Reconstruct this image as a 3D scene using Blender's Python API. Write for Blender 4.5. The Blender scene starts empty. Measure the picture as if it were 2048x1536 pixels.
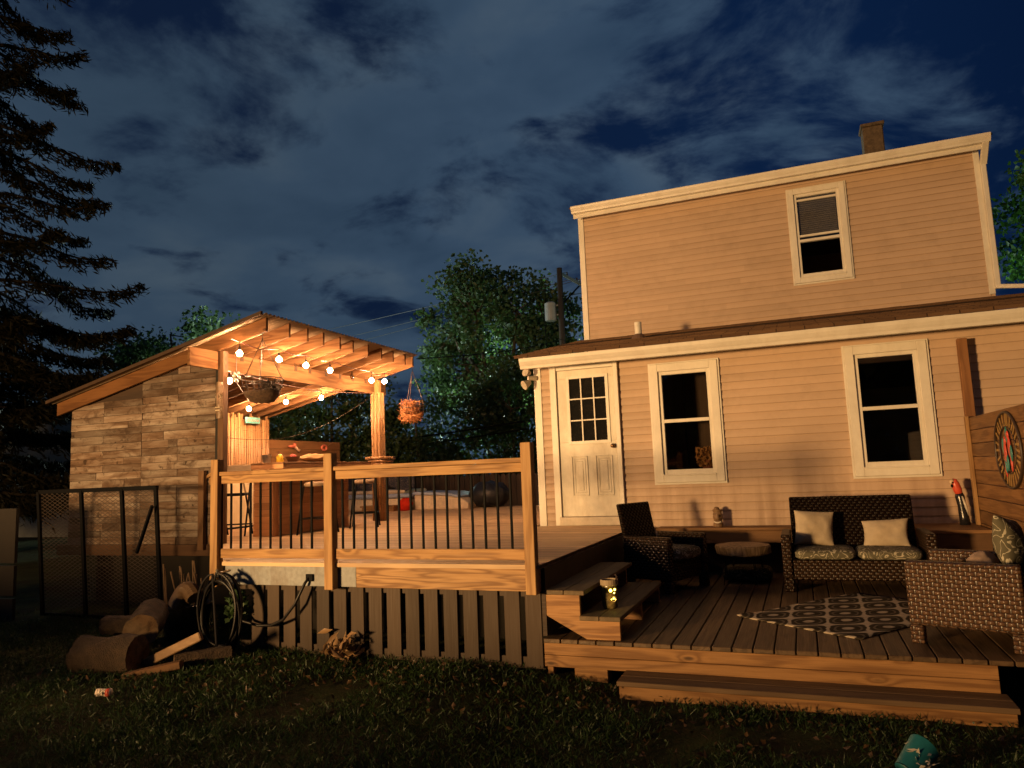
import bpy, math, random
import numpy as np
from mathutils import Vector, Matrix, noise as mnoise

random.seed(7); rng = np.random.default_rng(7)
S = bpy.context.scene
COL = S.collection
R = math.radians

# ------------------------------------------------------------------ camera
cam_d = bpy.data.cameras.new('camera'); cam = bpy.data.objects.new('camera', cam_d); COL.objects.link(cam)
cam_d.sensor_width = 36.0; cam_d.lens = 1446.33 / 2048 * 36; cam_d.clip_end = 3000; cam_d.clip_start = 0.05
_a, _b, _c = R(-21.476), R(6.956), R(-2.314)
_f0 = Vector((math.sin(_a), math.cos(_a), 0)); _r0 = Vector((math.cos(_a), -math.sin(_a), 0)); _u0 = Vector((0, 0, 1))
_f = _f0 * math.cos(_b) + _u0 * math.sin(_b); _u1 = -_f0 * math.sin(_b) + _u0 * math.cos(_b)
_r = _r0 * math.cos(_c) + _u1 * math.sin(_c); _u = -_r0 * math.sin(_c) + _u1 * math.cos(_c)
CAMP = Vector((0, 0, 1.62))
cam.matrix_world = Matrix(((_r.x, _u.x, -_f.x, 0), (_r.y, _u.y, -_f.y, 0), (_r.z, _u.z, -_f.z, CAMP.z), (0, 0, 0, 1)))
S.camera = cam
S.view_settings.view_transform = 'Standard'; S.view_settings.look = 'None'
S.view_settings.exposure = 0.0; S.view_settings.gamma = 1.0
S.cycles.max_bounces = 6; S.cycles.transparent_max_bounces = 6
S.cycles.sample_clamp_indirect = 4.0

# ------------------------------------------------------------------ node helper
class NT:
    def __init__(s, nt): s.nt = nt
    def n(s, typ, props=None, **ins):
        nd = s.nt.nodes.new(typ)
        for k, v in (props or {}).items(): setattr(nd, k, v)
        for k, v in ins.items():
            key = int(k[1:]) if k[0] == '_' and k[1:].isdigit() else k.replace('__', ' ')
            s.put(nd.inputs[key], v)
        return nd
    def put(s, sock, v):
        if isinstance(v, bpy.types.NodeSocket): s.nt.links.new(v, sock)
        elif isinstance(v, bpy.types.Node): s.nt.links.new(v.outputs[0], sock)
        else:
            if sock.type == 'RGBA' and len(v) == 3: v = (*v, 1)
            sock.default_value = v
    def m(s, op, a, b=0.0, c=0.0, clamp=False):
        nd = s.n('ShaderNodeMath', {'operation': op, 'use_clamp': clamp}); s.put(nd.inputs[0], a); s.put(nd.inputs[1], b); s.put(nd.inputs[2], c)
        return nd.outputs[0]
    def v(s, op, a, b=(0, 0, 0)):
        nd = s.n('ShaderNodeVectorMath', {'operation': op}); s.put(nd.inputs[0], a)
        if op == 'SCALE': s.put(nd.inputs[3], b)
        else: s.put(nd.inputs[1], b)
        return nd.outputs[0] if op not in ('LENGTH', 'DOT_PRODUCT') else nd.outputs[1]
    def noise(s, vec, scale, detail=3, rough=0.5, dist=0.0):
        return s.n('ShaderNodeTexNoise', None, Vector=vec, Scale=scale, Detail=detail, Roughness=rough, Distortion=dist).outputs[0]
    def ramp(s, fac, stops, interp='LINEAR'):
        nd = s.n('ShaderNodeValToRGB'); s.put(nd.inputs[0], fac); cr = nd.color_ramp; cr.interpolation = interp
        while len(cr.elements) < len(stops): cr.elements.new(0.5)
        for e, (p, c) in zip(cr.elements, stops): e.position = p; e.color = (*c, 1) if len(c) == 3 else c
        return nd.outputs[0]
    def mix(s, fac, a, b, mode='MIX'):
        nd = s.n('ShaderNodeMix', {'data_type': 'RGBA', 'blend_type': mode}); s.put(nd.inputs[0], fac); s.put(nd.inputs[6], a); s.put(nd.inputs[7], b)
        return nd.outputs[2]
    def mapr(s, val, a, b, c=0.0, d=1.0):
        nd = s.n('ShaderNodeMapRange'); nd.clamp = True
        for i, x in enumerate((val, a, b, c, d)): s.put(nd.inputs[i], x)
        return nd.outputs[0]

# ------------------------------------------------------------------ world: moonlit broken cloud at night
W = bpy.data.worlds.new('World'); S.world = W; W.use_nodes = True
wn = NT(W.node_tree); W.node_tree.nodes.clear()
g = wn.n('ShaderNodeTexCoord').outputs['Generated']
sx = wn.n('ShaderNodeSeparateXYZ', None, Vector=g)
zz = wn.m('ADD', wn.m('MAXIMUM', sx.outputs[2], 0.0), 0.20)
px_ = wn.m('DIVIDE', sx.outputs[0], zz); py_ = wn.m('DIVIDE', sx.outputs[1], zz)
pv = wn.n('ShaderNodeCombineXYZ', None, X=px_, Y=py_, Z=0.37).outputs[0]
warp = wn.n('ShaderNodeTexNoise', None, Vector=pv, Scale=1.1, Detail=2.0).outputs[1]
pw = wn.v('ADD', pv, wn.v('SCALE', wn.v('SUBTRACT', warp, (.5, .5, .5)), 0.55))
c1 = wn.noise(pw, 2.1, 8, 0.58, 0.35)
c2 = wn.noise(pw, 0.55, 2, 0.5)
# thinner cloud towards the right of the yard (azimuth east), denser to the left and low down
side = wn.m('DIVIDE', sx.outputs[0], wn.m('MAXIMUM', wn.m('ABSOLUTE', sx.outputs[1]), 0.05))
sideb = wn.mapr(side, -0.12, 0.36, 0.045, -0.17)
lowb = wn.mapr(sx.outputs[2], 0.05, 0.45, 0.09, 0.0)
dens = wn.m('ADD', wn.m('ADD', c1, wn.m('MULTIPLY', wn.m('SUBTRACT', c2, .5), .35)), wn.m('ADD', sideb, lowb))
fine_ = wn.noise(pw, 6.0, 6, 0.6, .3)
dens = wn.m('ADD', dens, wn.m('MULTIPLY', wn.m('SUBTRACT', fine_, .5), .22))
dens = wn.mapr(dens, 0.415, 0.595)
dens = wn.n('ShaderNodeMapRange', {'interpolation_type': 'SMOOTHSTEP'}, Value=dens).outputs[0]
shade = wn.noise(pw, 2.6, 4, 0.5)
cloudc = wn.ramp(shade, [(0.25, (0.021, 0.045, 0.086)), (0.5, (0.038, 0.070, 0.120)), (0.75, (0.070, 0.106, 0.150))])
green = wn.mapr(side, -1.0, -0.1, 1.0, 0.0)
cloudc = wn.mix(wn.m('MULTIPLY', green, .4), cloudc, (0.026, 0.042, 0.056))
gapc = wn.ramp(wn.mapr(side, -0.6, 0.5), [(0.0, (0.004, 0.011, 0.034)), (0.6, (0.0030, 0.013, 0.048)), (1.0, (0.0012, 0.006, 0.026))])
skyc = wn.mix(dens, gapc, cloudc)
below = wn.mapr(sx.outputs[2], -0.02, 0.02)
skyc = wn.mix(below, (0.002, 0.003, 0.004), skyc)
# a trace of the physical sky, its sun well below the horizon
nsky = wn.n('ShaderNodeTexSky', {'sky_type': 'NISHITA', 'sun_disc': False, 'sun_elevation': R(-6), 'sun_rotation': R(200)})
bg1 = wn.n('ShaderNodeBackground', None, Color=skyc, Strength=1.0)
bg2 = wn.n('ShaderNodeBackground', None, Color=nsky.outputs[0], Strength=0.02)
wn.n('ShaderNodeOutputWorld', None, Surface=wn.n('ShaderNodeAddShader', None, _0=bg1.outputs[0], _1=bg2.outputs[0]).outputs[0])

# ------------------------------------------------------------------ lamps of the street around the yard, and an added tree fill
def lamp(name, loc, power, color, rad):
    d = bpy.data.lights.new(name, 'POINT'); d.energy = power; d.color = color; d.shadow_soft_size = rad
    o = bpy.data.objects.new(name, d); o.location = loc; COL.objects.link(o); return o
KEY = lamp('porch_floodlight', (-8.3, -5.6, 1.86), 14200, (1.0, 0.58, 0.23), 0.72)
lamp('street_lamp_light', (-13.6, 38.5, 3.4), 10000, (0.72, 1.0, 0.80), 0.3)
lamp('crown_fill_light', (-19.8, 25.5, 6.0), 2200, (0.78, 1.0, 0.88), 0.3)  # added fill with no known source, brightens the tall tree's crown
lamp('alley_lamp_light', (-29.0, 29.0, 7.5), 1300, (0.72, 1.0, 0.75), 0.3)
lamp('side_lamp_light', (11.0, 27.0, 6.0), 1300, (0.70, 1.0, 0.72), 0.3)
lamp('yard_lamp_light', (-10.2, 22.0, 2.6), 75, (0.66, 1.0, 0.84), 0.1)

# ------------------------------------------------------------------ mesh builder
class MB:
    def __init__(s): s.v = []; s.f = []
    def add(s, vs, fs):
        o = len(s.v); s.v += [tuple(v) for v in vs]; s.f += [tuple(i + o for i in f) for f in fs]; return s
    def box(s, x0, x1, y0, y1, z0, z1):
        return s.add([(x0, y0, z0), (x1, y0, z0), (x1, y1, z0), (x0, y1, z0), (x0, y0, z1), (x1, y0, z1), (x1, y1, z1), (x0, y1, z1)],
                     [(0, 3, 2, 1), (4, 5, 6, 7), (0, 1, 5, 4), (1, 2, 6, 5), (2, 3, 7, 6), (3, 0, 4, 7)])
    def bar(s, p, q, w, h, up=(0, 0, 1)):
        p, q = Vector(p), Vector(q); d = (q - p).normalized(); up = Vector(up)
        if abs(d.dot(up)) > .99: up = Vector((1, 0, 0))
        a = d.cross(up).normalized() * w / 2; b = a.cross(d).normalized() * h / 2
        vs = [c + i * a + j * b for c in (p, q) for i, j in ((-1, -1), (1, -1), (1, 1), (-1, 1))]
        return s.add(vs, [(0, 1, 2, 3), (7, 6, 5, 4), (0, 4, 5, 1), (1, 5, 6, 2), (2, 6, 7, 3), (3, 7, 4, 0)])
    def tube(s, pts, r, n=8, cap=True, closed=False):
        pts = [Vector(p) for p in pts]; rr = r if isinstance(r, (list, tuple)) else [r] * len(pts)
        rings = []; ref = None; L = len(pts)
        for i, p in enumerate(pts):
            if closed: d = pts[(i + 1) % L] - pts[i - 1]
            else: d = pts[min(i + 1, L - 1)] - pts[max(i - 1, 0)]
            d = d.normalized() if d.length > 1e-9 else Vector((0, 0, 1))
            if ref is None: ref = Vector((0, 0, 1)) if abs(d.z) < .9 else Vector((1, 0, 0))
            a = (ref - d * ref.dot(d)); a = a.normalized() if a.length > 1e-6 else d.orthogonal().normalized()
            ref = a; b = d.cross(a)
            rings.append([p + (a * math.cos(2 * math.pi * k / n) + b * math.sin(2 * math.pi * k / n)) * rr[i] for k in range(n)])
        o = len(s.v)
        for rg in rings: s.v += [tuple(x) for x in rg]
        for i in range(L if closed else L - 1):
            A = o + i * n; Bq = o + ((i + 1) % L) * n
            for k in range(n): s.f.append((A + k, A + (k + 1) % n, Bq + (k + 1) % n, Bq + k))
        if cap and not closed:
            s.f.append(tuple(o + k for k in range(n - 1, -1, -1))); s.f.append(tuple(o + (L - 1) * n + k for k in range(n)))
        return s
    def lathe(s, prof, c, n=20, wob=0.0):
        o = len(s.v); c = Vector(c)
        for j, (r, z) in enumerate(prof):
            for k in range(n):
                t = 2 * math.pi * k / n; q = r * (1 + wob * math.sin(3 * t + j) + wob * .7 * math.sin(7 * t + 2 * j))
                s.v.append((c.x + q * math.cos(t), c.y + q * math.sin(t), c.z + z))
        for j in range(len(prof) - 1):
            for k in range(n):
                s.f.append((o + j * n + k, o + j * n + (k + 1) % n, o + (j + 1) * n + (k + 1) % n, o + (j + 1) * n + k))
        s.f.append(tuple(o + k for k in range(n - 1, -1, -1))); s.f.append(tuple(o + (len(prof) - 1) * n + k for k in range(n)))
        return s
    def prism(s, poly, fn, t0, t1):
        n = len(poly)
        vs = [fn(a, b, t0) for a, b in poly] + [fn(a, b, t1) for a, b in poly]
        return s.add(vs, [tuple(range(n)), tuple(range(2 * n - 1, n - 1, -1))] + [(i, n + i, n + (i + 1) % n, (i + 1) % n) for i in range(n)])
    def sphere(s, c, rx, ry=None, rz=None, n=12, m=8):
        ry = ry or rx; rz = rz or rx
        return s.lathe([(max(1e-4, math.sin(math.pi * j / m)), -math.cos(math.pi * j / m)) for j in range(m + 1)], (0, 0, 0), n)._xf(n * (m + 1), lambda v: (c[0] + v[0] * rx, c[1] + v[1] * ry, c[2] + v[2] * rz))
    def _xf(s, cnt, fn):
        for i in range(len(s.v) - cnt, len(s.v)): s.v[i] = fn(s.v[i])
        return s
    def build(s, name, mat, parent=None, smooth=False, bevel=0.0, local=False):
        me = bpy.data.meshes.new(name); vs = s.v
        if parent is not None and not local:
            iv = parent.matrix_basis.inverted()
            gp = parent.parent
            while gp is not None: iv = iv @ gp.matrix_basis.inverted(); gp = gp.parent
            vs = [tuple(iv @ Vector(v)) for v in vs]
        me.from_pydata(vs, [], s.f); me.update()
        import bmesh
        bm = bmesh.new(); bm.from_mesh(me); bmesh.ops.recalc_face_normals(bm, faces=bm.faces); bm.to_mesh(me); bm.free()
        if smooth: me.polygons.foreach_set('use_smooth', [True] * len(me.polygons))
        me.materials.append(mat)
        o = bpy.data.objects.new(name, me); COL.objects.link(o)
        if parent is not None: o.parent = parent
        if bevel:
            b = o.modifiers.new('bevel', 'BEVEL'); b.width = bevel; b.segments = 1; b.limit_method = 'ANGLE'
        return o

def npmesh(name, V, F, mat, parent=None, smooth=False):
    me = bpy.data.meshes.new(name); V = np.asarray(V, np.float32); F = np.asarray(F, np.int32)
    if parent is not None: V = V - np.array(parent.location, np.float32)
    k = F.shape[1]
    me.vertices.add(len(V)); me.vertices.foreach_set('co', V.ravel())
    me.loops.add(F.size); me.loops.foreach_set('vertex_index', F.ravel())
    me.polygons.add(len(F)); me.polygons.foreach_set('loop_start', np.arange(0, F.size, k, dtype=np.int32))
    me.update(calc_edges=True); me.validate()
    if smooth: me.polygons.foreach_set('use_smooth', [True] * len(me.polygons))
    me.materials.append(mat); o = bpy.data.objects.new(name, me); COL.objects.link(o)
    if parent is not None: o.parent = parent
    return o

def tag(o, label, cat, group=None, kind=None):
    o['label'] = label; o['category'] = cat
    if group: o['group'] = group
    if kind: o['kind'] = kind
    return o
def thing(name, loc, label, cat, group=None, rz=0.0):
    o = bpy.data.objects.new(name, None); o.empty_display_size = .1; COL.objects.link(o)
    o.location = loc; o.rotation_euler = (0, 0, rz); o.matrix_basis = Matrix.Translation(loc) @ Matrix.Rotation(rz, 4, 'Z')
    return tag(o, label, cat, group)
def copy_tree(o, parent=None):
    c = o.copy(); COL.objects.link(c); c.parent = parent
    for ch in list(o.children): copy_tree(ch, c)
    return c

# ------------------------------------------------------------------ materials
def newmat(name):
    m = bpy.data.materials.new(name); m.use_nodes = True; m.node_tree.nodes.clear(); return m, NT(m.node_tree)
def finish(t, col, rough=0.6, bump=None, bs=0.3, bd=0.005, metal=0.0, spec=0.5, extra=None):
    b = t.n('ShaderNodeBsdfPrincipled', None, Roughness=rough, Metallic=metal); t.put(b.inputs['Base Color'], col); t.put(b.inputs['Specular IOR Level'], spec)
    if bump is not None: t.put(b.inputs['Normal'], t.n('ShaderNodeBump', None, Strength=bs, Distance=bd, Height=bump).outputs[0])
    for k, v in (extra or {}).items(): t.put(b.inputs[k], v)
    t.n('ShaderNodeOutputMaterial', None, Surface=b.outputs[0]); return b
def coords(t): return t.n('ShaderNodeTexCoord').outputs['Object']
def isl(t): return t.n('ShaderNodeNewGeometry').outputs['Random Per Island']
_cache = {}
def wood(name, base, dark, axis='x', var=0.35, rings=26.0, knots=1.0, rough=0.65, grey=None, greyf=0.0, spec=.35):
    if name in _cache: return _cache[name]
    m, t = newmat(name); co = coords(t); ri = isl(t)
    off = t.n('ShaderNodeCombineXYZ', None, X=t.m('MULTIPLY', ri, 37.1), Y=t.m('MULTIPLY', ri, 91.7), Z=t.m('MULTIPLY', ri, 53.3)).outputs[0]
    p = t.v('ADD', co, off)
    i = 'xyz'.index(axis); st = [1.0, 1.0, 1.0]; st[i] = 0.09; sk = [1.0, 1.0, 1.0]; sk[i] = 0.35
    ps = t.v('MULTIPLY', p, tuple(st)); pk = t.v('MULTIPLY', p, tuple(sk))
    vor = t.n('ShaderNodeTexVoronoi', None, Vector=pk, Scale=5.2, Randomness=1.0)
    kd = vor.outputs['Distance']; kn = t.mapr(kd, 0.05, 0.33, 1.0, 0.0)
    lf = t.noise(ps, 7.0, 3, .55); lf2 = t.noise(ps, 2.2, 2, .5)
    ph = t.m('ADD', t.m('MULTIPLY', t.m('ADD', lf, t.m('MULTIPLY', lf2, 1.2)), rings), t.m('MULTIPLY', t.m('MULTIPLY', kn, kn), 7.0 * knots))
    ring = t.m('MULTIPLY', t.m('ADD', t.m('SINE', ph), 1.0), 0.5); ring = t.m('POWER', ring, 1.6)
    fs = [160.0, 160.0, 160.0]; fs[i] = 3.0
    fine = t.noise(t.v('MULTIPLY', p, tuple(fs)), 1.0, 3, .6)
    c = t.mix(t.m('MULTIPLY', ring, .75), base, dark)
    c = t.mix(t.mapr(fine, .35, .75, 0.0, .45), c, dark)
    if knots: c = t.mix(t.m('MULTIPLY', t.mapr(kd, 0.03, 0.10, 1.0, 0.0), .85 * min(1, knots)), c, tuple(x * .22 for x in dark))
    blot = t.noise(p, 1.7, 4, .6)
    c = t.mix(t.mapr(blot, .4, .75, 0.0, .35), c, tuple(x * .55 for x in base))
    if grey is not None: c = t.mix(t.m('MULTIPLY', t.mapr(t.noise(pk, 3.0, 4, .65), .35, .7), greyf), c, grey)
    br = t.mapr(ri, 0, 1, 1 - var, 1 + var * .6)
    c = t.mix(1.0, c, t.n('ShaderNodeCombineXYZ', None, X=br, Y=br, Z=br).outputs[0], 'MULTIPLY')
    h = t.m('ADD', t.m('MULTIPLY', fine, .7), t.m('MULTIPLY', ring, .4))
    finish(t, c, t.mapr(fine, .2, .8, rough - .12, rough + .15), h, .35, .004, spec=spec); _cache[name] = m; return m
def plain(name, col, rough=0.6, var=0.15, scale=14.0, bump=0.15, metal=0.0, spec=0.5, bd=.004, dirt=None, dirtf=0.0):
    if name in _cache: return _cache[name]
    m, t = newmat(name); co = coords(t); n1 = t.noise(co, scale, 4, .6)
    c = t.mix(t.mapr(n1, .3, .7), tuple(x * (1 - var) for x in col), tuple(min(1, x * (1 + var)) for x in col))
    if dirt is not None:
        c = t.mix(t.m('MULTIPLY', t.mapr(t.noise(t.v('MULTIPLY', co, (1, 1, .35)), 5.0, 5, .65), .45, .75), dirtf), c, dirt)
    finish(t, c, rough, t.noise(co, scale * 6, 3, .5), bump, bd, metal, spec); _cache[name] = m; return m
def emit(name, col, s):
    m, t = newmat(name); e = t.n('ShaderNodeEmission', None, Color=(*col, 1), Strength=s); t.n('ShaderNodeOutputMaterial', None, Surface=e.outputs[0]); return m

PINE = (0.33, 0.185, 0.068); PINED = (0.125, 0.052, 0.014)
pine_x = wood('pine along x', PINE, PINED, 'x', .2, 34, 1.4)
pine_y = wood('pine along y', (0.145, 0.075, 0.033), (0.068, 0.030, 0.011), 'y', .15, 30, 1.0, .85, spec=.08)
pine_z = wood('pine along z', (0.32, 0.185, 0.072), (0.15, 0.07, 0.022), 'z', .18, 30, 1.2)
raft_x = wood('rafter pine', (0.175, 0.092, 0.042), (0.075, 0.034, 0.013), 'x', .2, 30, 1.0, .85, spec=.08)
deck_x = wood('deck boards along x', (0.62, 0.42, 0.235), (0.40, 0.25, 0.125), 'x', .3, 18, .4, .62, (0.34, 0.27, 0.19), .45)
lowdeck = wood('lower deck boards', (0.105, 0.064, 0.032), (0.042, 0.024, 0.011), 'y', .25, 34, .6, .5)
fascia = wood('fascia boards', (0.26, 0.135, 0.048), (0.105, 0.044, 0.012), 'x', .2, 30, 1.4)
treadw = wood('stair treads', (0.12, 0.082, 0.042), (0.06, 0.04, 0.018), 'y', .15, 20, .5)
cedar_y = wood('cedar along y', (0.21, 0.105, 0.036), (0.09, 0.036, 0.010), 'y', .3, 30, .9)
barw_x = wood('bar cladding along x', (0.62, 0.33, 0.15), (0.42, 0.20, 0.085), 'x', .25, 14, .5)  # paler than the long side: bulb light on the bar end put in colour
barw_y = wood('bar cladding along y', (0.46, 0.25, 0.115), (0.28, 0.135, 0.055), 'y', .3, 14, .5)
rake = wood('stained rake board', (0.155, 0.068, 0.022), (0.085, 0.034, 0.011), 'x', .1, 16, .6)
skirtw = wood('brown painted slats', (0.052, 0.034, 0.021), (0.036, 0.022, 0.013), 'z', .3, 8, 0.0, .7)
greyrim = plain('peeling grey paint', (0.20, 0.21, 0.215), .7, .18, 22, .3, dirt=(0.10, 0.055, 0.022), dirtf=.7)
darkwood = wood('dark old boards', (0.040, 0.021, 0.010), (0.020, 0.010, 0.005), 'x', .35, 16, .4)
fencew = wood('old picket boards', (0.10, 0.062, 0.036), (0.05, 0.03, 0.017), 'z', .4, 14, .5)
black = plain('black powder coat', (0.004, 0.004, 0.0045), .6, .2, 30, .05, spec=.06)
blackr = plain('black rubber', (0.008, 0.007, 0.007), .42, .2, 20, .08, spec=.25)
steel = plain('galvanised steel', (0.32, 0.32, 0.31), .38, .2, 18, .1, metal=.9)
greymetal = plain('grey painted metal', (0.30, 0.31, 0.32), .5, .1, 8, .05)
trimw = plain('cream white trim', (0.62, 0.58, 0.50), .45, .05, 6, .06, dirt=(0.40, 0.33, 0.24), dirtf=.35)
doorw = plain('dirty white door', (0.62, 0.57, 0.47), .5, .10, 7, .12, dirt=(0.30, 0.23, 0.15), dirtf=.6)
brass = plain('aged brass', (0.20, 0.11, 0.05), .35, .2, 20, .05, metal=.8)
terracotta = plain('terracotta', (0.30, 0.10, 0.05), .7)
wiremat = plain('rusty dark wire', (0.035, 0.02, 0.012), .5)
bark = plain('tree bark', (0.060, 0.045, 0.030), .9, .4, 9, .9, bd=.03)

def mk_siding():
    m, t = newmat('vinyl siding'); co = coords(t)
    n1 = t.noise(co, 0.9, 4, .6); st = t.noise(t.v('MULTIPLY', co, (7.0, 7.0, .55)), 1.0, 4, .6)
    z = t.n('ShaderNodeSeparateXYZ', None, Vector=co).outputs[2]
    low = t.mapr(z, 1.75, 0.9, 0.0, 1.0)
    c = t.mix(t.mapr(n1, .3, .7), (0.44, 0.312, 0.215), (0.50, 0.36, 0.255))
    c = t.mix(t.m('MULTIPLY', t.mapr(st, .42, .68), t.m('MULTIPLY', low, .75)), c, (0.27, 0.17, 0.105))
    c = t.mix(t.m('MULTIPLY', t.mapr(t.noise(co, 3.5, 5, .7), .5, .75), .28), c, (0.26, 0.185, 0.12))
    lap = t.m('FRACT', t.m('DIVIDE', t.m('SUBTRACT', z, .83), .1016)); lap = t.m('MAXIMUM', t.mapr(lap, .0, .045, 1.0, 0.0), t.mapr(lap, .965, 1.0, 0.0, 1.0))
    c = t.mix(t.m('MULTIPLY', lap, t.mapr(t.noise(co, 2.3, 3), .3, .7, .45, .85)), c, (0.13, 0.085, 0.05))  # lap joints darkened in the colour, shade and dirt together
    tint = t.mapr(isl(t), 0, 1, .93, 1.05); c = t.mix(1.0, c, t.n('ShaderNodeCombineXYZ', None, X=tint, Y=tint, Z=tint).outputs[0], 'MULTIPLY')
    gr = t.noise(t.v('MULTIPLY', co, (6, 6, 90)), 1.0, 3, .6)
    finish(t, c, .5, gr, .12, .003, spec=.35); return m
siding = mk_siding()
def mk_shingle():
    m, t = newmat('brown asphalt shingles'); co = coords(t)
    br = t.n('ShaderNodeTexBrick', {'offset': .5}, Vector=co, Scale=1.0, Mortar__Size=.006, Bias=0.0, Brick__Width=.32, Row__Height=.14)
    br.inputs['Color1'].default_value = (0.085, 0.046, 0.026, 1); br.inputs['Color2'].default_value = (0.15, 0.085, 0.045, 1); br.inputs['Mortar'].default_value = (0.02, 0.012, 0.008, 1)
    gr = t.noise(co, 160, 2, .6); c = t.mix(t.mapr(gr, .3, .7, 0, .5), br.outputs[0], (0.05, 0.028, 0.016))
    finish(t, c, .9, t.m('ADD', gr, t.m('MULTIPLY', br.outputs[1], -2.0)), .6, .006, spec=.2); return m
shingle = mk_shingle()
def mk_glass(name, tint=(0.012, 0.012, 0.012)):
    m, t = newmat(name); co = coords(t); sm = t.noise(co, 9, 4, .65)
    finish(t, t.mix(t.mapr(sm, .5, .8, 0, .25), tint, (0.05, 0.04, 0.03)), .02, spec=.5); return m
pane_m = mk_glass('dark window glass'); pane_teal = mk_glass('window glass', (0.008, 0.014, 0.013))
def mk_clear():
    m, t = newmat('clear window glass')
    tr = t.n('ShaderNodeBsdfTransparent', None, Color=(0.8, 0.8, 0.8, 1)); gl = t.n('ShaderNodeBsdfGlossy', None, Color=(1, 1, 1, 1), Roughness=.03)
    fr = t.n('ShaderNodeFresnel', None, IOR=1.5).outputs[0]
    t.n('ShaderNodeOutputMaterial', None, Surface=t.n('ShaderNodeMixShader', None, _0=fr, _1=tr.outputs[0], _2=gl.outputs[0]).outputs[0]); return m
clear = mk_clear()
def mk_wicker(name, k=1.0):
    m, t = newmat(name); co = coords(t); s = t.n('ShaderNodeSeparateXYZ', None, Vector=co)
    u = t.m('MULTIPLY', t.m('ADD', s.outputs[0], s.outputs[1]), math.pi / .055); v = t.m('MULTIPLY', s.outputs[2], math.pi / .029)
    wob = t.m('MULTIPLY', t.m('SUBTRACT', t.noise(co, 22, 2), .5), .9); sv = t.m('SINE', t.m('ADD', v, wob)); su = t.m('SINE', t.m('ADD', t.m('MULTIPLY', u, 1.84), t.m('MULTIPLY', wob, 1.4)))
    row = t.m('ADD', .52, t.m('MULTIPLY', t.m('MULTIPLY', su, t.m('SIGN', sv)), .48))
    h = t.m('MULTIPLY', t.m('POWER', t.m('ABSOLUTE', sv), .55), t.m('POWER', row, .8))
    c = t.mix(t.mapr(h, .02, .6), (0.012 * k, 0.007 * k, 0.005 * k), (0.10 * k, 0.054 * k, 0.030 * k))
    c = t.mix(t.mapr(t.noise(co, 9, 3), .3, .7, 0, .4), c, (0.05 * k, 0.028 * k, 0.016 * k))
    finish(t, c, .36, h, 1.0, .014, spec=.6 * k); return m
wicker = mk_wicker('brown resin wicker'); wicker_d = mk_wicker('dark resin wicker', .13); wicker_m = mk_wicker('shaded resin wicker', .38)  # wicker_m is the brown wicker darkened, deeper shadow put in its colour
def mk_scroll(name, ground, line, scale=9.0):
    m, t = newmat(name); co = coords(t)
    n1 = t.noise(co, scale, 1.5, .45, 1.6); w = t.m('FRACT', t.m('MULTIPLY', n1, 5.0))
    l = t.mapr(t.m('ABSOLUTE', t.m('SUBTRACT', w, .5)), .07, .13, 1.0, 0.0)
    finish(t, t.mix(l, ground, line), .9, t.noise(co, 160, 2), .2, .002, spec=.1); return m
scroll = mk_scroll('olive scroll fabric', (0.085, 0.078, 0.052), (0.36, 0.33, 0.25))
def mk_rug():
    m, t = newmat('ogee patterned rug'); co = coords(t); s = t.n('ShaderNodeSeparateXYZ', None, Vector=co)
    wob = t.m('MULTIPLY', t.m('SUBTRACT', t.noise(co, 14, 2), .5), .35)
    a = t.m('COSINE', t.m('ADD', t.m('MULTIPLY', s.outputs[0], 2 * math.pi / .36), wob)); b = t.m('COSINE', t.m('ADD', t.m('MULTIPLY', s.outputs[1], 2 * math.pi / .50), wob))
    f = t.m('ADD', a, b); r1 = t.mapr(t.m('ABSOLUTE', f), .16, .32, 1.0, 0.0)
    r2 = t.mapr(t.m('ABSOLUTE', t.m('SUBTRACT', t.m('ABSOLUTE', f), .95)), .10, .2, 1.0, 0.0)
    r3 = t.mapr(t.m('ABSOLUTE', f), 1.72, 1.86, 0.0, 1.0); r = t.m('MAXIMUM', r1, t.m('MAXIMUM', t.m('MULTIPLY', r2, .25), r3))
    c = t.mix(r, (0.026, 0.020, 0.013), (0.38, 0.32, 0.24)); c = t.mix(t.mapr(t.noise(co, 25, 3), .4, .8, 0, .5), c, (0.08, 0.065, 0.045))
    finish(t, c, .95, t.noise(co, 220, 2), .5, .004, spec=.05); return m
rugm = mk_rug()
def fabric(name, col, dirt=None):
    return plain(name, col, .92, .12, 11, .5, spec=.1, bd=.004, dirt=dirt or tuple(x * .6 for x in col), dirtf=.5)
def mk_leaf(name, a, b, trans=.35, sc=.5, spec=.3):
    m, t = newmat(name); ri = isl(t); co = coords(t)
    c = t.mix(t.m('MULTIPLY', t.m('ADD', ri, t.noise(co, sc, 2)), .5), a, b)
    d = t.n('ShaderNodeBsdfPrincipled', None, Roughness=.45); t.put(d.inputs['Base Color'], c); t.put(d.inputs['Specular IOR Level'], spec)
    tr = t.n('ShaderNodeBsdfTranslucent'); t.put(tr.inputs[0], t.mix(1.0, c, (1.5, 1.7, .9), 'MULTIPLY'))
    t.n('ShaderNodeOutputMaterial', None, Surface=t.n('ShaderNodeMixShader', None, _0=trans, _1=d.outputs[0], _2=tr.outputs[0]).outputs[0]); return m
leaf_a = mk_leaf('maple leaves', (0.024, 0.050, 0.022), (0.080, 0.125, 0.055))
leaf_d = mk_leaf('dark hedge leaves', (0.018, 0.032, 0.012), (0.040, 0.062, 0.022), .2)
leaf_s = mk_leaf('spruce needles', (0.0028, 0.0034, 0.002), (0.0075, 0.006, 0.003), .1, .5, .04)
leaf_l = mk_leaf('lime leaves', (0.03, 0.08, 0.015), (0.07, 0.16, 0.035))
grassm = mk_leaf('clover lawn leaves', (0.010, 0.026, 0.006), (0.028, 0.052, 0.013), .2, 1.5)
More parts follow.
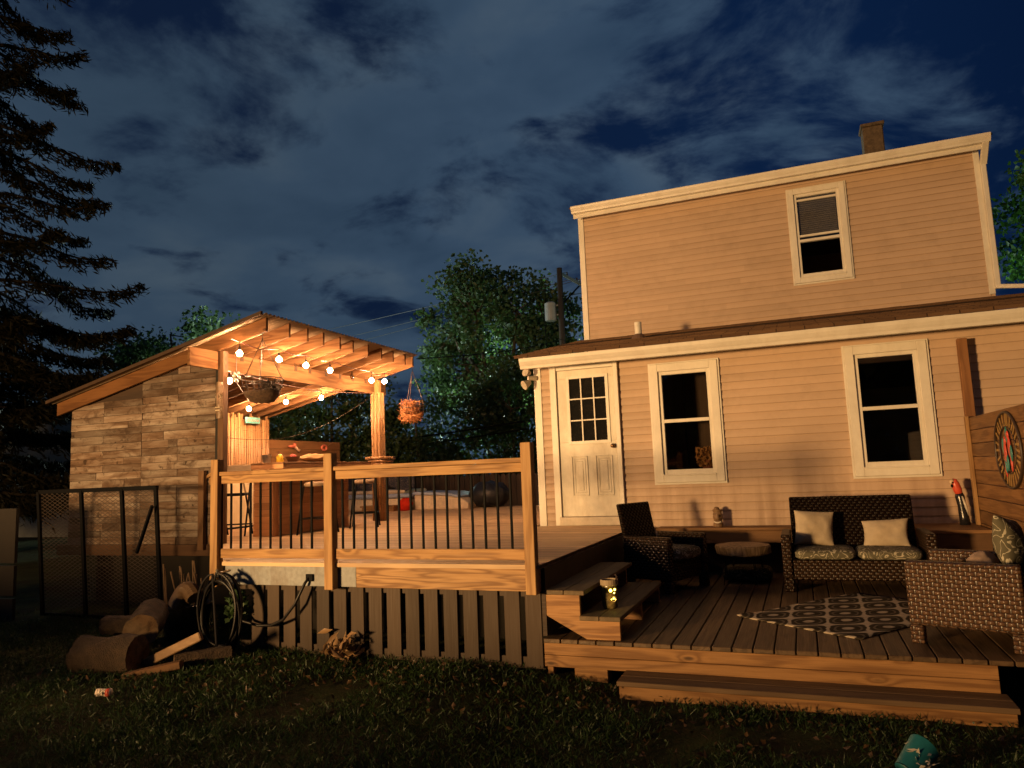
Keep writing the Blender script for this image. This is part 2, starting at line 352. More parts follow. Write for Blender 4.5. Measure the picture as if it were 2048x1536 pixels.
drym = mk_leaf('dead leaves', (0.03, 0.016, 0.007), (0.09, 0.05, 0.024), .1)

def pallet_mat():
    m, t = newmat('weathered pallet boards'); co = coords(t); ri = isl(t)
    off = t.n('ShaderNodeCombineXYZ', None, X=t.m('MULTIPLY', ri, 61.0), Y=t.m('MULTIPLY', ri, 17.0), Z=t.m('MULTIPLY', ri, 43.0)).outputs[0]; p = t.v('ADD', co, off)
    a = t.noise(t.v('MULTIPLY', p, (1.1, 5, 7)), 1.0, 5, .6, .4); b_ = t.noise(t.v('MULTIPLY', p, (4, 90, 190)), 1.0, 4, .6); d_ = t.noise(t.v('MULTIPLY', p, (3.2, 5, 5)), 1.0, 5, .7, 1.0)
    c = t.ramp(a, [(.26, (.04, .023, .014)), (.42, (.11, .070, .047)), (.56, (.185, .142, .112)), (.74, (.28, .24, .20))])
    c = t.mix(t.mapr(b_, .45, .72, 0, .55), c, (.06, .034, .018)); c = t.mix(t.mapr(d_, .50, .66, 0, .8), c, (.045, .025, .014))
    c = t.mix(t.mapr(t.noise(p, 11, 3), .64, .72, 0, .8), c, (.02, .011, .006))
    br = t.mapr(ri, 0, 1, .60, 1.30); c = t.mix(1.0, c, t.n('ShaderNodeCombineXYZ', None, X=br, Y=br, Z=br).outputs[0], 'MULTIPLY')
    finish(t, c, .8, t.m('ADD', b_, a), .7, .008, spec=.2); return m
pallet = pallet_mat()
def ring_mat():
    m, t = newmat('cut log rings'); co = coords(t); r = t.v('LENGTH', t.v('ADD', co, t.v('SCALE', t.n('ShaderNodeTexNoise', None, Vector=co, Scale=9.0).outputs[1], .03)))
    w = t.m('ADD', t.m('MULTIPLY', t.m('SINE', t.m('MULTIPLY', r, 900.0)), .5), .5); n_ = t.noise(co, 14, 5, .7)
    c = t.mix(w, (.16, .10, .055), (.10, .058, .03)); c = t.mix(t.mapr(n_, .45, .65), c, (.045, .025, .013)); c = t.mix(t.mapr(t.noise(co, 5, 3), .5, .7, 0, .7), c, (.22, .16, .10))
    finish(t, c, .85, t.m('ADD', w, n_), .6, .006, spec=.2); return m
# ------------------------------------------------------------------ ground
def gz(x, y):
    k = min(1, max(0, (x + 2.8) / 1.4)); k = k * k * (3 - 2 * k)
    near = .045 * (1 - k) - .035 * k
    n = mnoise.noise((x * 1.3, y * 1.3, 0)) * .030 + mnoise.noise((x * 4.1, y * 4.1, 3)) * .014
    return near + n
def mk_ground():
    m, t = newmat('lawn soil'); co = coords(t)
    c = t.ramp(t.noise(co, 2.2, 5, .65), [(.3, (0.020, 0.016, 0.009)), (.5, (0.026, 0.032, 0.011)), (.7, (0.040, 0.052, 0.016))])
    c = t.mix(t.mapr(t.noise(co, 28, 4, .7), .5, .75), c, (0.062, 0.038, 0.018))
    finish(t, c, .95, t.noise(co, 40, 5, .7), 1.0, .03, spec=.1); return m
gm = mk_ground()
xs = np.unique(np.concatenate([np.linspace(-400, -14, 14), np.linspace(-14, 5, 140), np.linspace(5, 400, 14)]))
ys = np.unique(np.concatenate([np.linspace(-300, -6, 10), np.linspace(-6, 2, 12), np.linspace(2, 8, 60), np.linspace(8, 20, 14), np.linspace(20, 600, 14)]))
GV = np.array([(x, y, gz(x, y) if -15 < x < 6 and -7 < y < 20 else 0.0) for y in ys for x in xs])
nx, ny = len(xs), len(ys)
GF = np.array([(j * nx + i, j * nx + i + 1, (j + 1) * nx + i + 1, (j + 1) * nx + i) for j in range(ny - 1) for i in range(nx - 1)])
npmesh('ground', GV, GF, gm, smooth=True)['kind'] = 'structure'

def rot_frames(n):
    a = rng.uniform(0, 2 * np.pi, n); ct = rng.uniform(-1, 1, n); st = np.sqrt(1 - ct * ct)
    nrm = np.stack([st * np.cos(a), st * np.sin(a), ct], 1)
    rnd = rng.normal(size=(n, 3)); u = np.cross(nrm, rnd); u /= np.linalg.norm(u, axis=1)[:, None] + 1e-9
    return u, np.cross(nrm, u), nrm
def leaf_quads(P, L, Wd, updir=None, bend=.25):
    """each leaf: a folded diamond of 4 verts (2 tris folded along the mid rib)"""
    n = len(P); u, v, w = rot_frames(n)
    if updir is not None:
        u = updir / (np.linalg.norm(updir, axis=1)[:, None] + 1e-9); r = rng.normal(size=(n, 3)); v = np.cross(u, r); v /= np.linalg.norm(v, axis=1)[:, None] + 1e-9; w = np.cross(u, v)
    L = (L * rng.uniform(.65, 1.25, n))[:, None]; Wd = (Wd * rng.uniform(.65, 1.25, n))[:, None]
    base, tip = P - u * L * .5, P + u * L * .5 + w * L * bend * .4
    le, ri = P + v * Wd * .5 + w * Wd * bend, P - v * Wd * .5 + w * Wd * bend
    V = np.stack([base, ri, tip, le], 1).reshape(-1, 3); i = np.arange(n) * 4
    F = np.concatenate([np.stack([i, i + 1, i + 2], 1), np.stack([i, i + 2, i + 3], 1)])
    return V, F

# lawn
n = 105000
GX = rng.uniform(-9.5, 3.2, n); GY = 2.7 + rng.beta(1.3, 1.6, n) * 4.2
keep = ~((GX > -2.05) & (GY > 5.60)) & ~((GX > -1.4) & (GX < 1.12) & (GY > 5.32)) & ~((GX > -5.1) & (GY > 5.95))
dens_ = np.array([mnoise.noise((x * 1.6, y * 1.6, 7)) for x, y in zip(GX, GY)])
keep &= dens_ + rng.uniform(-.35, .35, n) > -.10
GX, GY = GX[keep], GY[keep]; GZ = np.array([gz(x, y) for x, y in zip(GX, GY)])
up = rng.normal(size=(len(GX), 3)) * .65; up[:, 2] = np.abs(up[:, 2]) * .6 + .5
GP = np.stack([GX, GY, GZ + rng.uniform(.008, .05, len(GX))], 1)
V, F = leaf_quads(GP, .062, .007, up)
V2, F2 = leaf_quads(GP[::7] + rng.normal(size=(len(GP[::7]), 3)) * .015, .020, .018)
tag(npmesh('lawn_grass', np.concatenate([V, V2]), np.concatenate([F, F2 + len(V)]), grassm), 'short uneven lawn grass and clover in front of the decks', 'grass', kind='stuff')
n = 900
LX = rng.uniform(-6.5, 1.8, n); LY = 5.55 - np.abs(rng.normal(size=n)) * .75
k = ~((LX > -1.4) & (LX < 1.12) & (LY > 5.3)); LX, LY = LX[k], LY[k]
LP = np.stack([LX, LY, np.array([gz(x, y) for x, y in zip(LX, LY)]) + .035], 1)
V, F = leaf_quads(LP, .05, .028, bend=.5)
tag(npmesh('leaf_litter', V, F, drym), 'scattered dry brown leaves lying in the lawn along the deck', 'leaves', kind='stuff')

# ------------------------------------------------------------------ HOUSE
HY = 9.63; UY = 12.4
house = thing('house', (0, 9.63, 0), 'two storey house with tan vinyl siding, low addition roof and white windows', 'house')
LOWH = [(-1.72, -1.0, 1.48, 2.90), (.65, 1.39, 1.48, 2.90), (-3.10, -2.287, .83, 3.0)]
W3H = [(.20, .92, 4.53, 5.97)]
def siding_panel(x0, x1, z0, z1, y, holes, pitch=.1016):
    b = MB(); k = int(math.ceil((z1 - z0) / pitch)); runs = []
    for i in range(k):
        a = z0 + i * pitch; e = min(a + pitch, z1); segs = [(x0, x1)]
        for h in holes:
            if e > h[2] and a < h[3]: segs = [s for q in segs for s in ((q[0], min(q[1], h[0])), (max(q[0], h[1]), q[1])) if s[1] > s[0] + .01]
        for s0, s1 in segs:      # each course is made of vinyl lengths that overlap at ragged joints
            x = s0; off = 0.0
            while x < s1 - .01:
                xe = min(s1, x + random.uniform(1.3, 3.4)); xe = s1 if s1 - xe < .5 else xe
                runs.append((a, e, x, xe, off)); off = .0022 - off; x = xe
    for a, e, xa, xb, off in runs:
        prof = [(0.0, a), (-.017, a - .004), (-.0185, a + .003), (-.0175, a + .012), (-.014, a + .05), (-.0035, e - .006), (0, e)]
        o = len(b.v)
        for xx in (xa, xb):
            for yy, z in prof: b.v.append((xx, y + yy - off + .0012 * math.sin(xx * 2.3 + a * 9), z))
        m_ = len(prof)
        for q in range(m_ - 1): b.f.append((o + q, o + m_ + q, o + m_ + q + 1, o + q + 1))
    return b
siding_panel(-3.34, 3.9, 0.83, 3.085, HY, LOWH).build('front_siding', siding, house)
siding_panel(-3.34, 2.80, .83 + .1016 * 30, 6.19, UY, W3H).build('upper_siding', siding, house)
def wall_slab(x0, x1, z0, z1, y, t, holes):
    b = MB(); xs_ = sorted({x0, x1} | {v for h in holes for v in h[:2]})
    for a, c in zip(xs_[:-1], xs_[1:]):
        zc = [z0]
        for h in sorted(holes, key=lambda q: q[2]):
            if h[0] <= a + 1e-6 and h[1] >= c - 1e-6: zc += [h[2], h[3]]
        zc.append(z1)
        for lo, hi in zip(zc[::2], zc[1::2]):
            if hi > lo + .001: b.box(a, c, y, y + t, lo, hi)
    return b
plaster = plain('dim interior plaster', (.10, .075, .05), .9)
gw = wall_slab(-3.44, 3.9, 0, 3.08, HY + .004, .14, LOWH[:2])
gw.box(-3.44, -3.30, HY + .146, 17.5, 0, 3.08).box(3.76, 3.9, HY + .146, 17.5, 0, 3.08).box(-3.30, 3.76, 17.36, 17.5, 0, 3.08)
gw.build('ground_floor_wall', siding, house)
MB().box(-3.29, 2.71, UY + .15, 17.35, 6.20, 6.235).build('ceiling', plaster, house)
uw_ = wall_slab(-3.44, 2.86, 3.081, 6.24, UY + .004, .14, W3H)
uw_.box(-3.44, -3.30, UY + .146, 17.5, 3.081, 6.24).box(2.72, 2.86, UY + .146, 17.5, 3.081, 6.24).box(-3.30, 2.72, 17.36, 17.5, 3.081, 6.24)
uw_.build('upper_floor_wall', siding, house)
MB().box(-3.29, 3.75, HY + .15, 17.3, .80, .86).box(-3.29, 2.71, UY + .15, 17.3, 3.09, 3.15).build('inner_floor', plain('dark floor boards', (.04, .025, .014), .6), house)
MB().box(-.35, -.27, HY + .15, 17.3, .87, 3.06).box(-3.29, -.36, 11.6, 11.68, .87, 3.06).build('partition', plaster, house)
cbd = MB()
for i in range(4): cbd.box(-2.2 + i * .36, -1.85 + i * .36, 10.42, 10.8, .90, 2.95)
cbd.build('cupboards', wood('inner cupboards', (.10, .056, .026), (.06, .03, .012), 'z', .12, 14, .4), house, bevel=.006)
MB().box(-2.1, -.6, 9.85, 10.35, 1.44, 1.48).build('inner_table', wood('inner cupboards', PINE, PINED), house)
V_ = np.clip(rng.normal(size=(620, 3)), -1.5, 1.5) * np.array([.085, .07, .075]) + np.array([-1.17, 10.02, 1.72])
for x in (-3.445,):
    MB().box(x, x + .105, HY - .028, HY + .09, .86, 3.085).build('corner_board', trimw, house, bevel=.004)
    MB().box(x, x + .10, UY - .028, UY + .09, 3.84, 6.19).build('corner_board', trimw, house, bevel=.004)
# low roof of the addition
rb = MB()
def rq(x, y, t=0): return (x, y, 3.195 + (y - 9.16) * .2222 + t)
rb.add([rq(-3.56, 9.16), rq(3.95, 9.16), rq(3.95, 12.45), rq(-3.56, 12.45), rq(-3.56, 9.16, -.03), rq(3.95, 9.16, -.03), rq(3.95, 12.45, -.03), rq(-3.56, 12.45, -.03)],
       [(0, 1, 2, 3), (4, 7, 6, 5), (0, 4, 5, 1), (1, 5, 6, 2), (2, 6, 7, 3), (3, 7, 4, 0)])
for k in range(23):   # shingle courses stand a little proud of one another, with ragged tabs
    y = 9.17 + k * .143; x = -3.57 - random.random() * .2
    while x < 3.94:
        w = random.choice((.15, .22, .3, .34)); x1 = min(x + w, 3.95); xx = max(x, -3.575); t = .006 + random.random() * .006
        if x1 > xx: rb.add([rq(xx, y, t), rq(x1, y, t), rq(x1, y + .16, .002), rq(xx, y + .16, .002), rq(xx, y, -.002), rq(x1, y, -.002)], [(0, 1, 2, 3), (4, 5, 1, 0)])
        x += w
roof_o = rb.build('addition_roof', shingle, house)
vp = MB().lathe([(.055, -.1), (.055, .22), (.043, .22), (.043, .1)], (-2.18, 10.95, 3.62), 16).build('vent_pipe', plain('white pvc', (.62, .58, .5), .4), roof_o, smooth=False)
MB().lathe([(.15, -.07), (.085, .035), (.06, .055)], (-2.18, 10.95, 3.60), 16).build('pipe_boot', plain('lead boot', (.12, .07, .045), .6), vp)
# gutter, fascia, soffit
def k_gutter(x0, x1, yb, z1, h=.12):
    prof = [(0, 0), (-.075, 0), (-.085, h * .25), (-.10, h * .42), (-.118, h * .68), (-.125, h * .9), (-.125, h), (-.112, h), (-.112, h * .9), (-.07, .02), (-.004, .02), (-.004, h), (0, h)]
    return MB().prism(prof, lambda a, b, t: (t, yb + a, z1 - h + b), x0, x1)
gut = k_gutter(-3.47, 3.9, 9.225, 3.15, .14).build('gutter', trimw, house)
for x in (-3.42, -2.55, -.55, .35, 1.6, 2.3): MB().box(x, x + .035, 9.14, 9.20, 3.148, 3.166).build('gutter_clip', plain('dull clip', (.2, .15, .1), .5), gut)
MB().box(-3.46, 3.9, 9.228, 9.25, 3.036, 3.165).build('fascia_board', trimw, house)
MB().box(-3.46, 3.9, 9.252, HY + .02, 3.088, 3.11).build('soffit', trimw, house)
MB().box(-3.44, 3.9, HY - .026, HY - .002, 3.062, 3.086).build('frieze_board', trimw, house)
k_gutter(-3.46, 2.95, 12.10, 6.27, .115).build('gutter', trimw, house)
MB().box(-3.45, 2.93, 12.103, 12.13, 6.085, 6.265).build('fascia_board', trimw, house)
MB().box(-3.44, 2.92, 12.132, UY + .02, 6.19, 6.21).build('soffit', trimw, house)
urb = MB()
def uq(x, y, t=0): return (x, y, 6.275 + (y - 12.03) * .29 + t)
urb.add([uq(-3.5, 12.03), uq(2.98, 12.03), uq(2.98, 15.2), uq(-3.5, 15.2), uq(-3.5, 12.03, -.03), uq(2.98, 12.03, -.03), uq(2.98, 15.2, -.03), uq(-3.5, 15.2, -.03)], [(0, 1, 2, 3), (4, 7, 6, 5), (0, 4, 5, 1), (1, 5, 6, 2), (2, 6, 7, 3), (3, 7, 4, 0)])
urb.build('main_roof', shingle, house)
ch = MB().box(1.58, 1.93, 14.7, 15.1, 6.9, 7.86).build('chimney', plain('old chimney brick', (.11, .075, .045), .9, .35, 18, .6), house, bevel=.02)
MB().box(1.55, 1.96, 14.67, 15.13, 7.86, 7.92).build('chimney_cap', plain('old chimney brick', (.1, .07, .04)), ch, bevel=.01)
ds = MB()
ds.bar((2.89, 12.05, 6.18), (2.89, 12.32, 5.93), .09, .07); ds.bar((2.885, 12.34, 5.98), (2.885, 12.34, 4.02), .10, .07); ds.bar((2.885, 12.34, 4.05), (3.30, 11.7, 3.86), .09, .06)
ds.build('downspout', trimw, house, bevel=.008)
MB().box(2.78, 2.86, UY - .03, UY + .05, 3.95, 6.19).build('corner_board', trimw, house, bevel=.004)

def window(x0, x1, z0, z1, y, split, casing=.10, style=0):
    w = MB(); d = .045
    w.box(x0, x0 + casing, y - d, y, z0, z1).box(x1 - casing, x1, y - d, y, z0, z1)
    w.box(x0 + casing, x1 - casing, y - d + .001, y, z1 - casing, z1).box(x0 + casing, x1 - casing, y - d + .001, y, z0, z0 + casing)
    w.box(x0 - .025, x0, y - .028, y, z0 - .02, z1 + .015).box(x1, x1 + .025, y - .028, y, z0 - .02, z1 + .015).box(x0 - .025, x1 + .025, y - .0275, y, z0 - .028, z0 - .002).box(x0 - .025, x1 + .025, y - .0275, y, z1 + .002, z1 + .02)
    fr = w.build('window', trimw, house, bevel=.004)
    a, b, c, e = x0 + casing, x1 - casing, z0 + casing, z1 - casing; t = .045
    s = MB(); zs = c + (e - c) * split
    s.box(a, a + t, y - .012, y + .05, c, e).box(b - t, b, y - .012, y + .05, c, e)
    s.box(a + t, b - t, y - .012, y + .05, c, c + t + .02).box(a + t, b - t, y - .012, y + .05, e - t, e)
    s.box(a + t, b - t, y - .016, y + .05, zs - .022, zs + .022); s.box(a, b, y - .058, y - .013, c - .012, c + .006)
    if style == 1:
        s.box(a + t, b - t, y - .006, y + .03, zs + .065, zs + .10); s.box(a + t, b - t, y - .006, y + .03, e - t - .07, e - t - .04)
    s.build('sash', trimw, fr, bevel=.003)
    return fr, (a + t, b - t, c + t, e - t, zs)
w1, q = window(-1.79, -.92, 1.405, 2.965, HY - .013, .515)
MB().box(q[0], q[1], HY + .004, HY + .010, q[4], q[3]).build('upper_pane', clear, w1)
MB().box(q[0], q[1], HY - .002, HY + .004, q[2], q[4]).build('lower_pane', clear, w1)
w2, q = window(.58, 1.46, 1.405, 2.965, HY - .013, .515)
MB().box(q[0], q[1], HY + .004, HY + .010, q[4], q[3]).build('upper_pane', clear, w2)
MB().box(q[0], q[1], HY - .002, HY + .004, q[2], q[4]).build('lower_pane', clear, w2)
w3, q = window(.135, .985, 4.46, 6.03, UY - .013, .44, .085, 1)
bl = MB()
for i in range(20): bl.box(q[0] + .01, q[1] - .01, UY + .040, UY + .046, q[4] + .09 + i * .034, q[4] + .09 + i * .034 + .028)
bl.build('blind', plain('dusty blind slats', (.17, .15, .115), .7), w3)
MB().box(q[0], q[1], UY + .008, UY + .012, q[4], q[3]).build('upper_pane', clear, w3)
V, F = leaf_quads(V_, .07, .03); npmesh('dried_bouquet', V, F, plain('orange dried flowers', (.42, .20, .06), .8, .4, 30), house)
MB().lathe([(.05, 0), (.08, .06), (.06, .16), (.07, .2)], (-1.17, 10.02, 1.48), 14).build('vase', terracotta, house, smooth=True)
# door
dx0, dx1, dz0, dz1 = -3.10, -2.287, 1.0, 3.03
df = MB(); yy = HY - .013
df.box(dx0 - .095, dx0, yy - .06, yy, .87, 3.058).box(dx1, dx1 + .06, yy - .06, yy, .87, 3.058).box(dx0 - .02, dx0, yy - .075, yy - .062, .87, 3.058)
df.box(dx0, dx1, yy - .059, yy, 2.998, 3.058)
df.build('door_frame', trimw, house, bevel=.004)
thr = MB().box(dx0 - .02, dx1 + .02, yy - .12, yy, .872, .985).build('threshold', plain('worn sill paint', (.55, .48, .38), .6, .12, 10, .2, dirt=(.25, .15, .08), dirtf=.5), house, bevel=.006)
door = MB()
y0 = yy - .038
lite = (-2.93, -2.395, 1.995, 2.88)
door.box(dx0 + .004, dx1 - .004, y0, yy - .002, .99, lite[2]).box(dx0 + .004, dx1 - .004, y0, yy - .002, lite[3], 2.995).box(dx0 + .004, lite[0], y0, yy - .002, lite[2], lite[3]).box(lite[1], dx1 - .004, y0, yy - .002, lite[2], lite[3])
for a, b in ((-2.935, -2.705), (-2.595, -2.36)):      # two raised panels below the glass
    for o_, t_ in ((0, .012), (.035, .006)):
        a0, b0, c0, e0 = a + o_, b - o_, 1.265 + o_, 1.80 - o_
        door.box(a0, a0 + .014, y0 - t_, y0, c0, e0).box(b0 - .014, b0, y0 - t_, y0, c0, e0).box(a0 + .014, b0 - .014, y0 - t_, y0, c0, c0 + .014).box(a0 + .014, b0 - .014, y0 - t_, y0, e0 - .014, e0)
    door.box(a + .07, b - .07, y0 - .007, y0, 1.335, 1.73)
dr = door.build('door', doorw, house, bevel=.003)
mt = MB(); l = lite
mt.box(l[0] - .03, l[0] + .012, y0 - .016, y0 - .001, l[2] - .03, l[3] + .03).box(l[1] - .012, l[1] + .03, y0 - .016, y0 - .001, l[2] - .03, l[3] + .03)
mt.box(l[0] + .012, l[1] - .012, y0 - .016, y0 - .001, l[2] - .03, l[2] + .012).box(l[0] + .012, l[1] - .012, y0 - .016, y0 - .001, l[3] - .012, l[3] + .03)
for k in (1, 2):
    x = l[0] + (l[1] - l[0]) * k / 3; mt.box(x - .009, x + .009, y0 - .012, y0 + .01, l[2], l[3])
    z = l[2] + (l[3] - l[2]) * k / 3; mt.box(l[0], l[1], y0 - .0115, y0 + .0095, z - .009, z + .009)
mt.build('muntins', trimw, dr, bevel=.002)
MB().box(l[0], l[1], y0 + .012, y0 + .018, l[2], l[3]).build('glazing', pane_m, dr)
kx, kz = -2.335, 1.92
MB().tube([(kx, y0, kz), (kx, y0 - .012, kz)], .030, 14).tube([(kx, y0 - .01, kz), (kx, y0 - .045, kz)], .012, 10).sphere((kx, y0 - .06, kz), .030, .024, .030).build('door_knob', brass, dr, smooth=True)
# corner flood lights, unlit
fl = MB(); fl.tube([(-3.40, 9.60, 2.93), (-3.50, 9.52, 2.93)], .035, 12)
fl.tube([(-3.46, 9.50, 2.99), (-3.50, 9.42, 3.01)], [.03, .065], 14).tube([(-3.46, 9.50, 2.87), (-3.53, 9.42, 2.82)], [.03, .07], 14)
fl.build('corner_floodlight', plain('grey lamp housing', (.36, .32, .25), .4), house, smooth=False, bevel=.003)

# ------------------------------------------------------------------ UPPER DECK
D = .87
deck = thing('raised_deck', (-3.7, 7.5, 0), 'raised wooden deck with slatted brown skirt and pine railing', 'deck')
db = MB(); y = 5.605; row = 0
while y < 15.35:
    y1 = y + .137
    if y < 7.25:
        xl = -5.40 - max(0, (y - 5.62)) * .93; xr = -2.03
    elif y < 9.42: xl, xr = -9.55, -2.03
    else: xl, xr = -9.55 if y < 12 else -12.5, -3.50 if y > 9.5 else -2.03
    if y < 5.7: xl = -5.30
    cuts = [xl]; x = xl + random.uniform(1.2, 3.6)
    while x < xr - .8: cuts.append(x); x += random.uniform(2.4, 3.7)
    cuts.append(xr)
    for a, b in zip(cuts[:-1], cuts[1:]):
        dz = random.uniform(-.0015, .0015)
        for q0, q1 in ((0, .040), (.0485, .0885), (.097, .137)):      # reeded face: ridges with shallow grooves
            db.box(a, b - .003, y + q0, y + q1, D - .032, D + dz)
        db.box(a, b - .003, y + .001, y + .136, D - .034, D - .006)
    y += .1445; row += 1
db.build('deck_boards', deck_x, deck)
MB().box(-5.30, -3.80, 5.646, 5.684, .655, .834).build('rim_joist', greyrim, deck, bevel=.003)
MB().box(-3.798, -2.05, 5.645, 5.684, .652, .834).build('rim_joist', wood('knotty rim board', (0.34, 0.20, 0.085), (0.10, 0.04, 0.012), 'x', .05, 52, 3.0), deck, bevel=.003)
MB().box(-2.055, -2.02, 5.69, 9.55, .30, .834).build('side_skirt', darkwood, deck)
MB().box(-9.5, -5.45, 7.62, 7.66, .05, .83).build('rear_skirt', plain('near-black boards', (.008, .005, .003), .9), deck)  # near-black colour stands in for the unlit base under the shelter
sk = MB(); x = -5.02
for i in range(16):
    z0 = random.uniform(.05, .09) - .02 * (i > 12) * (i - 12) * .5
    sk.box(x, x + random.uniform(.132, .142), 5.700 + random.uniform(-.003, .003), 5.718, z0, .662 + random.uniform(-.01, .02)); x += .1875
sk.build('skirt_slats', skirtw, deck, bevel=.003)
MB().box(-5.3, -2.06, 5.722, 5.76, .60, .66).box(-5.3, -2.06, 5.722, 5.76, .03, .12).build('skirt_rail', skirtw, deck)
MB().box(-5.2, -2.06, 6.6, 6.7, -.05, .8).build('shadow_board', plain('under-deck shade', (.012, .009, .006), .95), deck)  # dark sheet stands in for the shade behind the skirt slats
for x in (-5.408, -4.077, -2.139):
    p = MB().box(x, x + .089, 5.555, 5.644, .64, 1.86).build('rail_post', pine_z, deck, bevel=.004)
for a, b in ((-5.319, -4.077), (-3.988, -2.139)):
    MB().box(a, b, 5.598, 5.636, 1.622, 1.698).box(a - .0, b, 5.575, 5.66, 1.7, 1.738).build('top_rail', pine_x, deck, bevel=.003)
    MB().box(a, b, 5.598, 5.636, .908, .996).build('bottom_rail', pine_x, deck, bevel=.003)
first = None
for x in [-5.323 + .1185 * k for k in range(10)] + [-3.917 + .118 * k for k in range(15)]:
    if first is None:
        first = MB().box(x - .0095, x + .0095, 5.612, 5.631, .996, 1.622).build('baluster', black, deck, bevel=.003); fx = x
    else:
        c = first.copy(); COL.objects.link(c); c.parent = deck; c.location = (x - fx, 0, 0)
# short return rail to the shelter post
ret = MB(); ret.bar((-5.44, 5.66, 1.66), (-7.02, 7.22, 1.66), .038, .085); ret.bar((-5.44, 5.66, 1.72), (-7.02, 7.22, 1.72), .10, .036)
ret.build('return_rail', wood('pine diagonal', PINE, PINED, 'x', .1, 18), deck)
MB().bar((-5.44, 5.66, .95), (-7.02, 7.22, .95), .038, .085).build('return_rail', wood('pine diagonal', PINE, PINED, 'x', .1, 18), deck)

# stairs down to the lower deck
st = thing('deck_steps', (-1.72, 6.5, .285), 'two step wooden stair between the raised deck and the lower deck', 'steps')
poly = [(-2.018, .628), (-1.735, .628), (-1.735, .434), (-1.418, .434), (-1.418, .287), (-1.69, .287), (-2.018, .46)]
for y in (5.69, 6.5, 7.33):
    MB().prism(poly, lambda a, b, t: (a, t, b), y, y + .038).build('stringer', wood('pine stringer', (0.32, 0.17, 0.066), (0.115, 0.046, 0.014), 'x', .08, 40, 1.0), st, bevel=.003)
for x, z in ((-2.018, .63), (-1.735, .436)):
    MB().box(x, x + .158, 5.655, 7.40, z, z + .036).box(x + .163, x + .330, 5.655, 7.40, z, z + .036).build('tread', treadw, st, bevel=.004)

# ------------------------------------------------------------------ LOWER DECK
LD = .285
low = thing('lower_deck', (-.4, 7.6, 0), 'low wooden platform deck of brown boards below the house windows', 'deck')
lb = MB(); x = -1.902 - .146 + .005
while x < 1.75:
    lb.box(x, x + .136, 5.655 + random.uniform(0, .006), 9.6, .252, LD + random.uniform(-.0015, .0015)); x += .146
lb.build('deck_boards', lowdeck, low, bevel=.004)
MB().box(-2.045, 1.07, 5.672, 5.710, .160, .250).build('fascia_board', fascia, low, bevel=.003)
MB().box(-2.045, 1.07, 5.672, 5.710, .068, .157).build('fascia_board', fascia, low, bevel=.003)
MB().box(-2.05, -2.03, 5.70, 9.5, .07, .25).build('side_board', darkwood, low)
MB().box(1.04, 1.07, 5.715, 9.5, .07, .25).build('side_board', darkwood, low)
MB().box(-1.82, -1.55, 5.74, 5.88, -.1, .07).build('support_post', fascia, low, bevel=.004)
MB().box(-2.04, -1.99, 5.72, 5.80, -.1, .07).build('support_post', fascia, low, bevel=.004)
stp = thing('front_step', (-.14, 5.5, 0), 'long low wooden step on the lawn before the lower deck', 'step')
MB().box(-1.385, 1.10, 5.355, 5.505, .046, .080).box(-1.385, 1.10, 5.512, 5.662, .046, .080).build('tread', wood('step tread', (0.13, 0.080, 0.04), (0.07, 0.04, 0.018), 'x', .1, 20, .4), stp, bevel=.003)
MB().box(-1.37, 1.085, 5.365, 5.405, -.12, .044).build('riser', fascia, stp, bevel=.003)
MB().box(-1.37, -1.33, 5.41, 5.66, -.12, .044).box(1.045, 1.085, 5.41, 5.66, -.12, .044).build('end_board', fascia, stp)

# ledge along the house wall and its corner box
lg = thing('wall_ledge', (-.3, 9.4, .3), 'wooden ledge bench running along the house wall under the windows', 'ledge')
MB().box(-1.78, 1.08, 9.27, 9.60, .808, .844).build('ledge_top', cedar_x if False else wood('ledge boards', (0.24, 0.125, 0.05), (0.13, 0.06, 0.02), 'x', .1, 18), lg, bevel=.003)
MB().box(-1.76, 1.08, 9.285, 9.322, .66, .806).build('front_board', wood('ledge boards', PINE, PINED), lg, bevel=.003)
MB().box(-1.76, 1.08, 9.50, 9.54, .29, .806).build('rear_board', darkwood, lg)
cb = thing('corner_box', (1.42, 9.1, .285), 'dark wooden corner box carrying the parrot figure beside the fence', 'box')
MB().box(1.09, 1.735, 8.72, 9.60, .81, .846).build('box_top', wood('ledge boards', PINE, PINED), cb, bevel=.003)
MB().box(1.11, 1.725, 8.74, 9.58, .287, .806).build('box_side', wood('dark cedar x', (0.10, 0.05, 0.02), (0.06, 0.028, 0.01), 'x', .1, 16), cb)

# privacy fence on the right
pf = thing('privacy_fence', (1.79, 7.2, .285), 'horizontal plank privacy fence at right edge of the lower deck', 'fence')
pb = MB(); z = .29
while z < 2.0:
    pb.box(1.76 + random.uniform(-.002, .002), 1.782, 4.9, 9.40, z, z + .138); z += .1445
pb.build('planks', cedar_y, pf, bevel=.003)
MB().box(1.725, 1.757, 9.33, 9.42, .29, 2.035).build('edge_board', pine_z, pf, bevel=.003)
MB().box(1.755, 1.85, 9.44, 9.535, .29, 2.93).build('post', wood('orange post', (0.25, 0.115, 0.042), (0.14, 0.055, 0.018), 'z', .1, 18, 1.2), pf, bevel=.004)
MB().box(1.785, 1.875, 6.9, 6.99, .0, 1.95).build('post', pine_z, pf)

